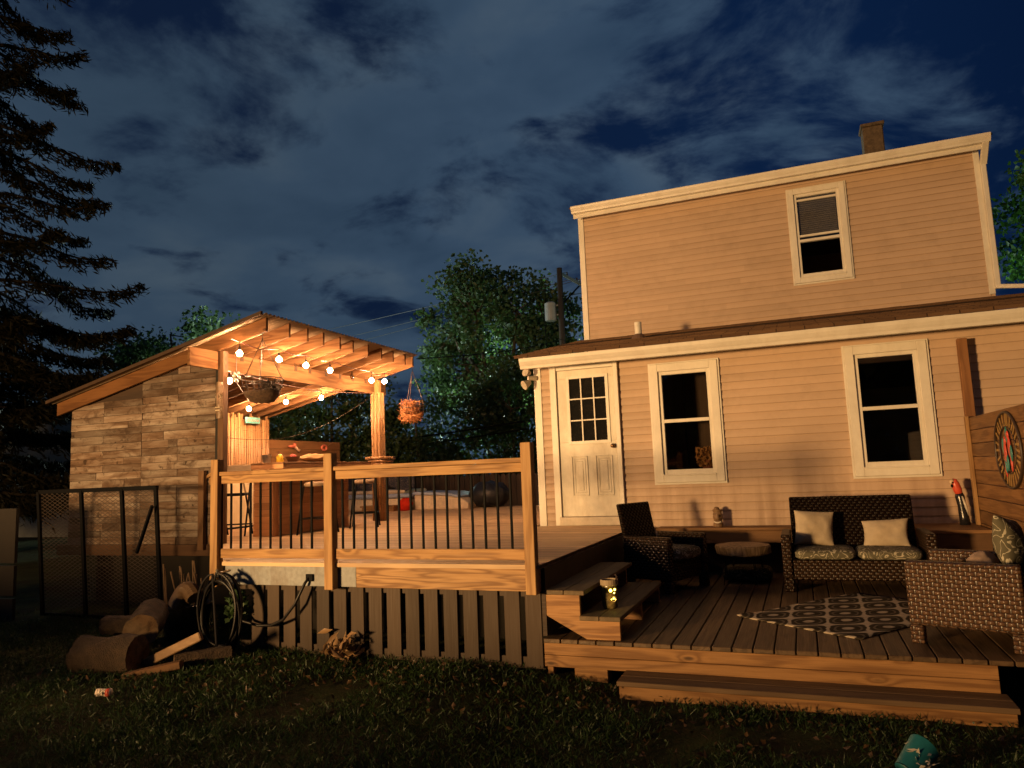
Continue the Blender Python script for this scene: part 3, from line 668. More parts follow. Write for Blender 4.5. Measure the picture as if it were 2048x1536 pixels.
# round parrot wall plaque on the fence
pl = thing('wall_plaque', (1.755, 7.8, 1.64), 'oval metal plaque with red and teal parrots hung on the plank fence', 'plaque')
def ell(r, k, x=1.745, n=40): return [(x, 7.8 + .44 * r * math.cos(2 * math.pi * i / n), 1.64 + .345 * r * math.sin(2 * math.pi * i / n)) for i in range(n)]
MB().tube(ell(1, 0), .012, 8, closed=True).tube(ell(.62, 0), .007, 6, closed=True).build('rim', wiremat, pl, smooth=True)
sp = MB()
for i in range(28):
    t = 2 * math.pi * i / 28; t2 = t + random.uniform(-.1, .1)
    sp.bar((1.747, 7.8 + .27 * math.cos(t), 1.64 + .214 * math.sin(t)), (1.747, 7.8 + .44 * math.cos(t2), 1.64 + .345 * math.sin(t2)), .022, .004, (1, 0, 0))
sp.build('spokes', plain('gold painted metal', (.30, .18, .05), .45, .3, 9, .1, metal=.3), pl)
def bird(dy, dz, flip):
    b = MB(); f = -1 if flip else 1
    for (cy, cz, ry, rz, rot) in ((0, 0, .045, .10, .3), (.02 * f, .105, .035, .04, 0), (-.03 * f, -.14, .018, .09, .2)):
        b.sphere((1.742, 7.8 + dy + cy, 1.64 + dz + cz), .010, ry, rz, 10, 8)
    return b
bird(-.07, .03, False).build('red_parrot', plain('red enamel', (.45, .05, .03), .35), pl, smooth=True)
bird(.08, -.02, True).build('red_parrot', plain('red enamel', (.45, .05, .03), .35), pl, smooth=True)
wb = MB()
for dy, dz in ((-.12, -.03), (.13, .04), (.03, -.12), (-.02, .14), (.10, -.14)): wb.sphere((1.741, 7.8 + dy, 1.64 + dz), .008, .035, .075, 10, 8)
wb.build('teal_wings', plain('teal enamel', (.02, .16, .15), .35), pl, smooth=True)

# ------------------------------------------------------------------ BAR SHELTER
def rz_bot(x): return 3.515 + .2222 * (x + 6.15)
sh = thing('bar_shelter', (-7.8, 9.1, .87), 'lean-to bar shelter with pine rafters, corrugated roof and pallet board wall', 'shelter')
RY = [7.243, 7.686, 8.065, 8.421, 8.818, 9.154, 9.57, 9.947, 10.312, 10.699, 10.969]
for i, y in enumerate(RY):
    b = MB(); b.prism([(-9.89, rz_bot(-9.89)), (-6.15, 3.515), (-6.15, 3.695), (-9.89, rz_bot(-9.89) + .18)], lambda a, c, t: (a, t, c), y - .019, y + .019)
    b.build('rafter', rake if False else (wood('front rafter', (0.125, 0.056, 0.020), (0.06, 0.024, 0.008), 'x', .1, 26, 1.2, .8, spec=.15) if i == 0 else raft_x), sh, bevel=.003)
cr = MB(); n_ = 240; o = 0
for x in (-9.95, -6.09):
    for k in range(n_ + 1):
        y = 7.13 + (11.05 - 7.13) * k / n_; cr.v.append((x, y, rz_bot(x) + .18 + .016 + .012 * math.sin(2 * math.pi * y / .076)))
for k in range(n_): cr.f.append((k, k + 1, n_ + 2 + k, n_ + 1 + k))
co_ = cr.build('roof_sheet', plain('corrugated sheet', (0.33, 0.25, 0.165), .45, .08, 3, .03), sh, smooth=True)
sd = co_.modifiers.new('thick', 'SOLIDIFY'); sd.thickness = .003
MB().prism([(-9.95, rz_bot(-9.95) + .18), (-6.12, rz_bot(-6.12) + .18), (-6.12, rz_bot(-6.12) + .225), (-9.95, rz_bot(-9.95) + .225)], lambda a, c, t: (a, t, c), 7.09, 7.128).build('rake_trim', plain('brown rake flashing', (.035, .020, .011), .6, spec=.2), sh)
MB().box(-6.990, -6.952, 6.78, 11.36, 3.098, 3.335).build('beam', pine_y, sh, bevel=.003)
MB().box(-9.60, -9.562, 7.3, 11.1, 2.42, 2.66).build('beam', pine_y, sh, bevel=.003)
for y in (7.36, 10.95): MB().box(-9.56, -9.47, y, y + .089, .87, 2.72).build('post', pine_z, sh)
MB().box(-6.948, -6.859, 7.25, 7.339, .872, 3.34).build('post', wood('brown front post', (0.10, 0.048, 0.018), (0.05, 0.022, 0.008), 'z', .1, 18), sh, bevel=.004)
MB().box(-6.948, -6.859, 10.96, 11.049, .872, 3.34).build('post', pine_z, sh, bevel=.004)
# joist hangers and bolts
hg = MB()
for y in RY[1:]: hg.box(-6.949, -6.945, y - .03, y + .03, 3.26, 3.38)
hg.build('metal_ties', plain('rusted ties', (.05, .028, .015), .8, spec=.1), sh)
# pallet board wall, facing the yard
pw_ = MB(); z = .865
while z < 3.25:
    h = random.choice((.088, .095, .1, .115)); x = -9.66
    # pallets stand side by side, so most rows break at the same two seams
    brk = [-8.30 + random.uniform(-.006, .006)] + ([-7.66] if random.random() < .65 else []) + ([-9.02] if random.random() < .4 else []) + ([random.uniform(-9.4, -7.3)] if random.random() < .45 else []) + [-7.01]
    for x1 in sorted(brk):
        if x1 - x < .12: continue
        zt = min(rz_bot(x), rz_bot(x1)) + .05; th = random.uniform(.014, .023)
        if z < zt:
            pw_.prism([(x + .003, z), (x1 - .003, z), (x1 - .003, min(z + h - .005, rz_bot(x1) + .04)), (x + .003, min(z + h - .005, rz_bot(x) + .04))], lambda a, c, t: (a, t, c), 7.30 - th, 7.30)
        x = x1
    z += h
pw_.build('plank_cladding', pallet, sh, bevel=.002)
MB().prism([(-9.64, .86), (-7.01, .86), (-7.01, rz_bot(-7.01)), (-9.64, rz_bot(-9.64))], lambda a, c, t: (a, t, c), 7.302, 7.34).build('backing_board', darkwood, sh)
MB().box(-7.008, -6.955, 7.275, 7.34, .80, 3.30).build('gap_strip', plain('black gap', (.01, .008, .006), .9), sh)  # black strip stands in for the dark gap beside the post
MB().box(-9.85, -7.0, 7.262, 7.30, .72, .862).build('sill_board', wood('sill board', (0.085, 0.04, 0.016), (0.05, 0.022, 0.008), 'x', .1, 14), sh, bevel=.003)
MB().box(-9.6, -5.45, 7.75, 7.80, 0.0, .72).build('base_skirt', plain('near-black boards', (.008, .005, .003), .9), sh)  # near-black sheet stands in for the dark void below the pallet wall
MB().box(-7.22, -7.13, 7.21, 7.26, .80, 1.80).build('end_trim', wood('dark trim', (.15, .075, .03), (.08, .036, .012), 'z', .1, 14), sh)

# bamboo on the back post
bam = None
def mk_bamboo():
    m, t = newmat('tan bamboo'); co = coords(t); ri = isl(t); z = t.n('ShaderNodeSeparateXYZ', None, Vector=co).outputs[2]
    nd = t.m('FRACT', t.m('ADD', t.m('MULTIPLY', z, 3.4), t.m('MULTIPLY', ri, 7.0))); ring = t.mapr(t.m('ABSOLUTE', t.m('SUBTRACT', nd, .5)), .012, .03, 1.0, 0.0)
    c = t.mix(ri, (0.24, 0.125, 0.052), (0.34, 0.19, 0.085)); c = t.mix(t.mapr(t.noise(t.v('MULTIPLY', co, (30, 30, 2)), 1, 3), .4, .8, 0, .5), c, (0.22, 0.115, 0.05))
    c = t.mix(t.m('MULTIPLY', ring, .7), c, (0.14, 0.07, 0.03)); finish(t, c, .42, ring, .5, .004, spec=.4); return m
bam = mk_bamboo()
bp = MB()
for i, (dx, dy) in enumerate(((-.01, -.035), (.05, -.035), (.115, -.03), (.12, .03), (.12, .095), (-.03, .05))):
    x, y = -6.95 + dx, 10.96 + dy; bp.tube([(x, y, .88), (x + .004, y, 1.9), (x, y, 2.45), (x + random.uniform(-.01, .01), y, 3.07 if i % 2 else 3.12)], .030, 10)
bp.build('bamboo_casing', bam, sh, smooth=True)
cl = MB()
for z, r in ((1.96, .20), (1.905, .14), (1.855, .13)):
    for a, b in (((-r, -.07), (r, -.07)), ((-r, .17), (r, .17)), ((-.09, -r), (-.09, r + .1)), ((.16, -r), (.16, r + .1))):
        cl.tube([(-6.90 + a[0], 10.97 + a[1], z), (-6.90 + b[0], 10.97 + b[1], z)], .026 if z > 1.92 else .022, 8)
cl.build('bamboo_collar', bam, sh, smooth=True)

bs = thing('bamboo_screen', (-9.1, 9.1, .87), 'tall bamboo cane screen on the far side of the bar shelter', 'screen')
bb = MB(); y = 7.4
while y < 10.74:
    r = random.uniform(.016, .024); zt = 2.80 + random.uniform(-.07, .05); x = -9.1 + random.uniform(-.012, .012)
    bb.tube([(x, y, .875), (x + random.uniform(-.01, .01), y + random.uniform(-.008, .008), 1.8), (x, y, zt)], r, 7); y += r * 2 + random.uniform(.0, .008)
bb.build('canes', bam, bs, smooth=True)
MB().box(-9.16, -9.13, 7.4, 10.74, 1.2, 1.26).box(-9.16, -9.13, 7.4, 10.74, 2.4, 2.46).build('battens', raft_x, bs)
pk = thing('plank_screen', (-9.2, 11.9, .87), 'low horizontal plank screen behind the bar next to the bamboo', 'screen')
pb = MB(); z = .88
while z < 2.38:
    pb.box(-9.22, -9.19 + random.uniform(0, .004), 10.78, 13.12, z, z + .165); z += .17
pb.build('planks', wood('screen planks', (0.23, 0.115, 0.045), (0.13, 0.058, 0.02), 'y', .25, 16, .6), pk, bevel=.003)
for y, nm, lab in ((11.50, 'flamingo_ornament', 'pink flamingo ornament on the plank screen, left one with wings'), (12.52, 'flamingo_ornament', 'small round pink ornament on the plank screen, right of the flamingo')):
    t_ = thing(nm, (-9.16, y, 2.28), lab, 'ornament')
    if y < 12:
        MB().sphere((-9.16, y, 2.29), .02, .12, .028, 10, 6).sphere((-9.16, y + .08, 2.32), .02, .05, .045, 10, 6).build('body', plain('pink paint', (.62, .17, .10), .5), t_, smooth=True)
        MB().tube([(-9.16, y + .1, 2.28), (-9.15, y + .16, 2.23), (-9.15, y + .2, 2.21)], [.03, .02, .035], 8).build('neck', plain('pale pink paint', (.6, .4, .28), .5), t_, smooth=True)
    else:
        MB().tube([(-9.16, y + .08 * math.cos(a), 2.28 + .05 * math.sin(a)) for a in np.linspace(0, 2 * math.pi, 15)[:-1]], .022, 8, closed=True).build('ring', plain('pink paint', (.6, .2, .15)), t_, smooth=True)
        MB().tube([(-9.16, y + .08, 2.30), (-9.16, y + .3, 2.40)], .01, 6).build('stem', bam, t_)

# bar counter
bar = thing('bar_counter', (-6.95, 9.1, .87), 'wooden plank bar counter under the shelter beam', 'bar')
MB().box(-7.16, -6.60, 8.10, 10.28, 1.862, 1.888).build('counter_top', wood('bar top', (0.25, 0.13, 0.055), (0.14, 0.065, 0.025), 'y', .1, 18), bar, bevel=.004)
MB().box(-7.16, -6.602, 8.102, 8.14, 1.80, 1.861).build('end_apron', barw_x, bar); MB().box(-6.64, -6.601, 8.142, 10.28, 1.80, 1.861).build('side_apron', barw_y, bar)
e = MB(); f = MB(); z = .875
while z < 1.78:
    e.box(-7.20, -6.905, 8.20, 8.222, z, min(z + .088, 1.795)); f.box(-6.872, -6.85, 8.23, 10.0, z, min(z + .113, 1.795)); z += .0915
f = MB(); z = .875
while z < 1.78: f.box(-6.872, -6.85, 8.31, 10.0, z, min(z + .138, 1.795)); z += .1415
e.build('end_cladding', barw_x, bar, bevel=.002); f.build('front_cladding', barw_y, bar, bevel=.002)
MB().box(-6.903, -6.852, 8.195, 8.305, .875, 1.795).build('corner_post', wood('bar corner', (0.46, 0.235, 0.105), (0.30, 0.135, 0.055), 'z', .1, 16), bar, bevel=.003)
MB().box(-7.19, -6.875, 8.225, 9.98, .875, 1.79).build('carcass', darkwood, bar)

BT = 1.888
bk = thing('metal_bucket', (-7.02, 8.26, BT), 'small galvanised bucket at near end of the bar top', 'bucket')
MB().lathe([(.05, 0), (.066, .10), (.070, .105), (.070, .112), (.060, .112), (.048, .01)], (-7.02, 8.26, BT), 18).build('pail', steel, bk, smooth=False)
yb = thing('yellow_figure', (-7.0, 8.52, BT), 'lumpy bright yellow ornament standing on the bar top', 'ornament')
MB().lathe([(.04, 0), (.055, .03), (.042, .06), (.05, .085), (.03, .11), (.012, .13)], (-7.0, 8.52, BT), 12, .12).build('body', plain('yellow glaze', (.65, .42, .03), .4), yb, smooth=True)
bo = thing('brown_bowl', (-6.95, 8.74, BT), 'dark brown bowl of red fruit on the bar top', 'bowl')
MB().lathe([(.05, 0), (.075, .03), (.11, .085), (.115, .09), (.10, .085), (.06, .03)], (-6.95, 8.74, BT), 18).build('bowl', plain('dark glazed clay', (.07, .03, .018), .4), bo, smooth=True)
MB().sphere((-6.95, 8.74, BT + .085), .045).sphere((-6.97, 8.80, BT + .085), .035).build('fruit', plain('red skin', (.5, .05, .04), .4), bo, smooth=True)
bg = thing('burlap_sack', (-6.98, 9.33, BT), 'rumpled tan burlap sack lying on the bar top', 'sack')
sb = MB().sphere((0, 0, 0), 1, 1, 1, 28, 16)
sb.v = [(-6.98 + v[0] * .16 * (1 + .25 * mnoise.noise((v[0] * 2, v[1] * 2, v[2] * 2))), 9.33 + v[1] * .34 * (1 + .2 * mnoise.noise((v[0] * 2 + 5, v[1] * 2, v[2]))), BT + .002 + max(0, v[2] * .055 + .075 + .035 * mnoise.noise((v[0] * 3, v[1] * 5, v[2] * 3 + 9)))) for v in sb.v]
sb.build('sack', fabric('burlap', (.40, .26, .13)), bg, smooth=True)

# stools
def stool(name, loc, label, rz=0.0, fabric_top=True):
    t_ = thing(name, loc, label, 'stool', None, rz); s_ = .17; H = .70
    for a, b in ((-1, -1), (1, -1), (1, 1), (-1, 1)):
        MB().tube([(a * s_ * 1.25, b * s_ * 1.25, 0), (a * s_ * .85, b * s_ * .85, H - .03)], .013, 8).build('leg', black, t_, local=True, smooth=True)
    k = s_ * 1.13
    MB().tube([(-k, -k, .22), (k, -k, .22), (k, k, .22), (-k, k, .22)], .009, 6, closed=True).build('foot_ring', black, t_, local=True)
    MB().lathe([(.15, H - .035), (.185, H - .03), (.19, H), (.17, H + .025), (.10, H + .035)], (0, 0, 0), 20).build('seat', fabric('pale seat cover', (.30, .22, .15)), t_, local=True, smooth=True)
    return t_
stool('bar_stool', (-6.42, 8.62, D), 'black bar stool in front of the dark bar front, nearest the camera', .2)
stool('bar_stool', (-6.38, 9.75, D), 'black bar stool at the far end of the bar by the bamboo post', .5)
fc = thing('folding_chair', (-7.72, 8.42, D), 'black folding high chair standing left of the bar end', 'chair', None, R(25))
for x in (-.2, .2):
    MB().tube([(x, -.22, 0), (x, .12, .95), (x, .14, 1.02)], .013, 8).build('leg', black, fc, local=True); MB().tube([(x * .9, .24, 0), (x * .9, -.12, .60)], .013, 8).build('leg', black, fc, local=True)
MB().box(-.19, .19, -.2, .16, .57, .61).build('seat', black, fc, local=True, bevel=.01); MB().box(-.2, .2, .10, .13, .84, 1.02).build('backrest', fabric('patterned chair pad', (.32, .25, .17)), fc, local=True, bevel=.01)
MB().tube([(-.2, -.165, .17), (.2, -.165, .17)], .01, 6).tube([(-.19, .185, .15), (.19, .185, .15)], .01, 6).build('foot_bar', black, fc, local=True)
for k, (y0_, y1_, lab) in enumerate(((9.42, 9.98, 'pale game board leaning on the bamboo screen, left of the pair'), (10.02, 10.55, 'pale game board leaning on the bamboo screen, right of the pair'))):
    t_ = thing('game_board', (-8.9, (y0_ + y1_) / 2, D), lab, 'board', 'pale boards leaning on the bamboo screen')
    MB().add([(-8.80, y0_, D + .02), (-8.80, y1_, D + .02), (-9.04, y1_, D + .95), (-9.04, y0_, D + .95), (-8.82, y0_, D + .02), (-8.82, y1_, D + .02), (-9.06, y1_, D + .95), (-9.06, y0_, D + .95)], [(0, 1, 2, 3), (4, 7, 6, 5), (0, 4, 5, 1), (1, 5, 6, 2), (2, 6, 7, 3), (3, 7, 4, 0)]).build('panel', plain('pale plywood', (.42, .33, .20), .5, .1, 6, .05), t_, bevel=.004)
    MB().bar((-8.80, y0_, D + .02), (-8.80, y1_, D + .02), .04, .03).build('foot', black, t_)

# tiki mask on front post
mk = thing('tiki_mask', (-6.9, 7.23, 2.69), 'carved wooden tiki mask hung on front post of the shelter', 'mask')
def mkface():
    b = MB(); n, m_ = 12, 22
    o = len(b.v)
    for j in range(m_ + 1):
        t = j / m_; z = 2.455 + t * .475; w = .058 * (1 - .25 * (2 * t - 1) ** 4) * (1 + .08 * math.sin(9 * t))
        for i in range(n + 1):
            s = i / n * 2 - 1; yv = .045 * math.sqrt(max(0, 1 - s * s * .96))
            if abs(s) < .22 and .38 < t < .66: yv += .022
            if .64 < t < .70: yv += .014
            if .50 < t < .63 and .3 < abs(s) < .8: yv -= .016
            if .18 < t < .33 and abs(s) < .75: yv += .013 if (t < .21 or t > .30) else -.012
            b.v.append((-6.903 + s * w, 7.249 - yv, z))
    for j in range(m_):
        for i in range(n): b.f.append((o + j * (n + 1) + i, o + j * (n + 1) + i + 1, o + (j + 1) * (n + 1) + i + 1, o + (j + 1) * (n + 1) + i))
    return b
mkface().build('face', plain('dark carved wood', (.13, .08, .045), .5, .3, 25, .2), mk, smooth=True)
pa = MB()
for z, w in ((2.56, .034), (2.60, .034)): pa.box(-6.903 - w, -6.903 + w, 7.196, 7.204, z - .008, z + .008)
for sx_ in (-1, 1): pa.tube([(-6.903 + sx_ * (.020 + .016 * math.cos(a)), 7.208, 2.735 + .022 * math.sin(a)) for a in np.linspace(0, 2 * math.pi, 13)[:-1]], .004, 5, closed=True)
for z in (2.50, 2.85, 2.88): pa.tube([(-6.903 + .04 * s, 7.21 + .02 * s * s, z + .02 * abs(s)) for s in np.linspace(-1, 1, 7)], .005, 5)
pa.build('painted_grooves', plain('whitish paint', (.40, .32, .22), .6), mk)
# small turquoise sign
sg = thing('hanging_sign', (-9.0, 10.22, 2.72), 'small turquoise wooden sign hung before the bamboo screen', 'sign')
MB().box(-9.02, -9.0, 10.05, 10.42, 2.665, 2.775).build('board', plain('turquoise paint', (.10, .32, .30), .6, .3, 20), sg, bevel=.006)
mk2 = MB()
for i in range(6): mk2.bar((-8.998, 10.10 + i * .05, 2.70), (-8.998, 10.12 + i * .05, 2.735), .012, .004, (1, 0, 0))
mk2.build('red_marks', plain('faded red paint', (.40, .10, .06), .6), sg)
MB().tube([(-9.01, 10.08, 2.77), (-9.01, 10.23, 2.9), (-9.01, 10.39, 2.77)], .003, 5).build('cord', black, sg)
# cluster of bells
wc = thing('wind_chime', (-6.80, 7.42, 3.05), 'cluster of small metal bells hanging beside the front post', 'wind chime')
w_ = MB(); w_.tube([(-6.8, 7.42, 3.42), (-6.8, 7.42, 3.05)], .004, 5)
w_.build('cord', wiremat, wc)
for i in range(6):
    a = i * 1.05; x, y, z = -6.8 + .035 * math.cos(a), 7.42 + .035 * math.sin(a), 3.06 - .045 * (i % 3)
    MB().lathe([(.022, -.03), (.018, 0), (.008, .018)], (x, y, z), 10).build('bell', steel, wc, smooth=True)

# string lights: wire, sockets and lit globes
bulb_m = emit('warm glowing bulb', (1.0, 0.54, 0.26), 1350.0)
def bulb(parent, x, y, z, cord):
    so = MB().tube([(x, y, z + .03), (x, y, z + .085)], .014, 8).tube([(x, y, z + .08), (x, y, z + .085 + cord)], .004, 5).build('socket', black, parent)
    MB().lathe([(.004, -.036), (.02, -.032), (.034, -.012), (.037, .004), (.030, .022), (.016, .036), (.012, .044)], (x, y, z), 16).build('bulb', bulb_m, parent, smooth=True)
sl = thing('string_lights', (-6.5, 8.9, 3.3), 'string of lit globe bulbs along the rafter ends of the shelter', 'string lights', 'lit globe bulb strings in the shelter')
PTS = [(-6.5, 7.145, 3.25), (-6.5, 7.894, 3.272), (-6.5, 8.474, 3.26), (-6.5, 9.046, 3.254), (-6.5, 10.184, 3.219), (-6.5, 10.589, 3.244)]
wire = [(-6.5, 7.0, 3.42)]
for i, (x, y, z) in enumerate(PTS):
    bulb(sl, x, y, z, .06); wire.append((x, y, z + .145))
    if i < len(PTS) - 1:
        ny_ = (y + PTS[i + 1][1]) / 2; wire.append((x, ny_, z + .125 - .02))
wire.append((-6.5, 10.97, 3.40)); MB().tube(wire, .006, 6).build('wire', plain('dark red wire', (.045, .012, .008), .5), sl)
dead = MB().tube([(-6.5, 9.62, 3.30), (-6.5, 9.62, 3.24)], .012, 8).sphere((-6.5, 9.62, 3.215), .03).build('dead_bulb', clear, sl, smooth=True)
s2 = thing('string_lights', (-8.0, 9.4, 3.0), 'swag of four lit globe bulbs under the low inner rafters', 'string lights', 'lit globe bulb strings in the shelter')
P2 = [(-7.06, 7.576, 2.99), (-8.6, 9.68, 2.86), (-8.13, 10.05, 2.97), (-7.76, 10.54, 3.05)]
wire = [(-6.99, 7.35, 3.18)]
for i, (x, y, z) in enumerate(P2): bulb(s2, x, y, z, .05); wire.append((x, y, z + .13))
MB().tube(wire, .006, 6).build('wire', plain('dark red wire', (.045, .012, .008)), s2)
bw = tag(MB().tube([(-6.945, 7.34 + t * 3.6, 3.11 - .10 * math.sin(math.pi * t)) for t in np.linspace(0, 1, 14)], .006, 6).build('sagging_wire', plain('dark red wire', (.045, .012, .008))), 'dark bare wire sagging along the foot of the shelter beam', 'wire')
fw = tag(MB().tube([(-9.05 + 2.0 * t, 9.6 + 1.35 * t, 2.30 + .62 * t - .30 * math.sin(math.pi * t) + .1) for t in np.linspace(0, 1, 22)], .004, 5).build('fairy_wire', wiremat), 'thin fairy light wire draped from the bamboo screen to the rafters', 'wire')

# hanging baskets
def basket(loc, hook, label, r, h, fill, tilt=0.0, droop=False):
    t_ = thing('hanging_basket', loc, label, 'basket'); cx, cy, cz = loc
    M = Matrix.Translation(loc) @ Matrix.Rotation(tilt, 4, 'X') @ Matrix.Translation((-cx, -cy, -cz))
    def X(p): return tuple(M @ Vector(p))
    wf = MB()
    for k, rr in ((1.0, r), (.72, r * .93), (.42, r * .80), (.15, r * .58)):
        wf.tube([X((cx + rr * math.cos(a), cy + rr * math.sin(a), cz + h * k)) for a in np.linspace(0, 2 * math.pi, 29)[:-1]], .006 if k == 1 else .004, 5, closed=True)
    for a in np.linspace(0, 2 * math.pi, 15)[:-1]:
        wf.tube([X((cx + q_ * r * math.cos(a), cy + q_ * r * math.sin(a), cz + h * k)) for k, q_ in ((1, 1), (.72, .93), (.42, .8), (.15, .58), (0, .3))], .004, 5)
    wf.build('wire_frame', wiremat, t_)
    chn = MB()
    for a in (.3, 2.4, 4.5): chn.tube([X((cx + r * math.cos(a), cy + r * math.sin(a), cz + h)), hook], .005, 5)
    chn.tube([hook, (hook[0], hook[1], hook[2] + .12)], .005, 5); chn.build('chain', wiremat, t_)
    ln = MB().lathe([(.01, .005), (r * .55, .02), (r * .80, h * .30), (r * .88, h * .48), (r * .74, h * .46), (r * .4, h * .38)], (cx, cy, cz), 24, .03); ln.v = [X(v) for v in ln.v]
    ln.build('coir_liner', fill, t_, smooth=True)
    return t_, X
coir = plain('brown coir', (.085, .05, .03), .95, .4, 30, .9, bd=.02)
b1, X1 = basket((-6.22, 7.24, 2.60), (-6.22, 7.24, 3.42), 'big wire basket hanging from the nearest rafter end', .255, .31, coir)
pz = rng.normal(size=(260, 3)) * np.array([.06, .07, .05]) + np.array([-6.2, 7.34, 2.80])
V, F = leaf_quads(pz, .09, .022); npmesh('dead_plant', V, F, plain('dead plant', (.04, .028, .02), .9), b1)
straw = plain('orange straw', (.40, .16, .06), .85, .3, 40, .6, bd=.01)
b2, X2 = basket((-6.13, 10.97, 2.58), (-6.17, 10.97, 3.44), 'tilted wire basket of orange straw hanging from the far rafter corner', .19, .27, straw, .30)
pz = np.clip(rng.normal(size=(620, 3)), -1.7, 1.7) * np.array([.085, .085, .095]) + np.array([-6.17, 10.87, 2.73]); pd = rng.normal(size=(620, 3)) + np.array([0, 0, -.2])
V, F = leaf_quads(pz, .16, .013, pd); npmesh('straw_tuft', V, F, straw, b2)

# ------------------------------------------------------------------ BACK OF THE DECK
tub = thing('hot_tub', (-9.2, 15.0, D), 'long pale panelled hot tub with grey rim behind the shelter post', 'hot tub')
MB().box(-10.4, -8.25, 14.4, 15.9, D, D + .27).build('cabinet', plain('pale tan panels', (.72, .58, .40), .5), tub, bevel=.03)
MB().box(-10.45, -8.20, 14.35, 15.95, D + .272, D + .37).build('rim', plain('grey acrylic', (.34, .40, .52), .4), tub, bevel=.03)
MB().box(-10.2, -8.5, 14.6, 15.7, D + .372, D + .45).build('cover', fabric('tan cover', (.72, .56, .38)), tub, bevel=.03)
tb2 = thing('storage_tub', (-7.5, 14.9, D), 'pale rounded storage tub with grey lid edge by the dark cover', 'tub')
MB().prism([(-8.15, 0), (-6.82, 0), (-6.82, .12), (-7.0, .24), (-7.35, .30), (-8.15, .33)], lambda a, b, t: (a, t, D + b), 14.45, 15.4).build('body', plain('pale tan panels', (.36, .25, .15)), tb2, bevel=.015)
MB().prism([(-8.17, .335), (-7.35, .305), (-7.0, .245), (-7.0, .29), (-7.35, .37), (-8.17, .40)], lambda a, b, t: (a, t, D + b), 14.42, 15.45).build('lid', plain('grey acrylic', (.17, .19, .23)), tb2, bevel=.01)
cp = thing('patterned_throw', (-8.6, 14.6, D), 'dark patterned cloth draped over a rack above the hot tub', 'cloth')
cg = MB(); NX, NZ = 60, 14; o = 0
for j in range(NZ + 1):
    for i in range(NX + 1):
        s = i / NX; t = j / NZ; x = -10.3 + 2.0 * s; dr_ = .42 + .16 * abs(math.sin(5 * s)) + .06 * math.sin(17 * s)
        cg.v.append((x, 14.75 - .04 * t + .05 * t * math.sin(26 * s) + .02 * math.sin(61 * s) * t, D + 1.02 - t * dr_ - .05 * math.sin(math.pi * s)))
for j in range(NZ):
    for i in range(NX): cg.f.append((j * (NX + 1) + i, j * (NX + 1) + i + 1, (j + 1) * (NX + 1) + i + 1, (j + 1) * (NX + 1) + i))
co2 = cg.build('cloth', mk_scroll('dark patterned cloth', (0.030, 0.034, 0.05), (0.17, 0.14, 0.13), 16), cp, smooth=True)
co2.modifiers.new('t', 'SOLIDIFY').thickness = .006
MB().tube([(-10.3, 14.78, D + 1.01), (-8.3, 14.78, D + 1.01)], .015, 8).tube([(-10.3, 14.78, D), (-10.3, 14.78, D + 1.02)], .018, 8).tube([(-8.3, 14.78, D), (-8.3, 14.78, D + 1.02)], .018, 8).build('rack', black, cp)
ws = tag(MB().box(-9.3, -8.42, 14.0, 14.3, D + .09, D + .13).box(-9.27, -8.45, 14.03, 14.28, D, D + .088).build('tub_step', pine_x, bevel=.004), 'low pine step in front of the hot tub', 'step')
rt = MB().sphere((0, 0, 0), 1, 1, 1, 22, 12); rt.v = [(-8.23 + v[0] * .17 * (1 + .3 * mnoise.noise((v[0] * 2, v[1] * 2, v[2] * 2))), 14.18 + v[1] * .12, D + max(.002, .13 + v[2] * .15 * (1 + .4 * mnoise.noise((v[0] * 3 + 4, v[1] * 2, v[2] * 3))))) for v in rt.v]
tag(rt.build('red_towel', fabric('red towel', (.55, .03, .012)), smooth=True), 'crumpled bright red towel heaped beside the tub step', 'towel')
gc = MB().sphere((0, 0, 0), 1, 1, 1, 30, 18)
gc.v = [(-6.55 + v[0] * .46 * (1 + .10 * math.sin(8 * math.atan2(v[1], v[0]))), 15.0 + v[1] * .35, D + .01 + max(0, .26 + v[2] * .30 + .05 * mnoise.noise((v[0] * 3, v[1] * 3, v[2] * 3)))) for v in gc.v]
tag(gc.build('grill_cover', plain('black tarpaulin', (.016, .017, .02), .45), smooth=True), 'low black tarpaulin cover heaped against the picket fence', 'cover')
fen = thing('picket_fence', (-9, 17.2, 0), 'old brown dog-ear picket fence behind the deck', 'fence')
fb = MB(); x = -16.0
while x < -3.6:
    w = .135; zt = 1.60 + random.uniform(-.03, .03); zz_ = 0
    fb.prism([(x, 0), (x + w, 0), (x + w, zt - .05), (x + w * .7, zt), (x + w * .3, zt), (x, zt - .05)], lambda a, b, t: (a, t, b), 17.2 + random.uniform(-.006, .006), 17.22); x += w + random.uniform(.004, .014)
fb.build('pickets', fencew, fen); MB().box(-16, -3.6, 17.23, 17.28, 1.2, 1.3).box(-16, -3.6, 17.23, 17.28, .4, .5).build('fence_rail', fencew, fen)

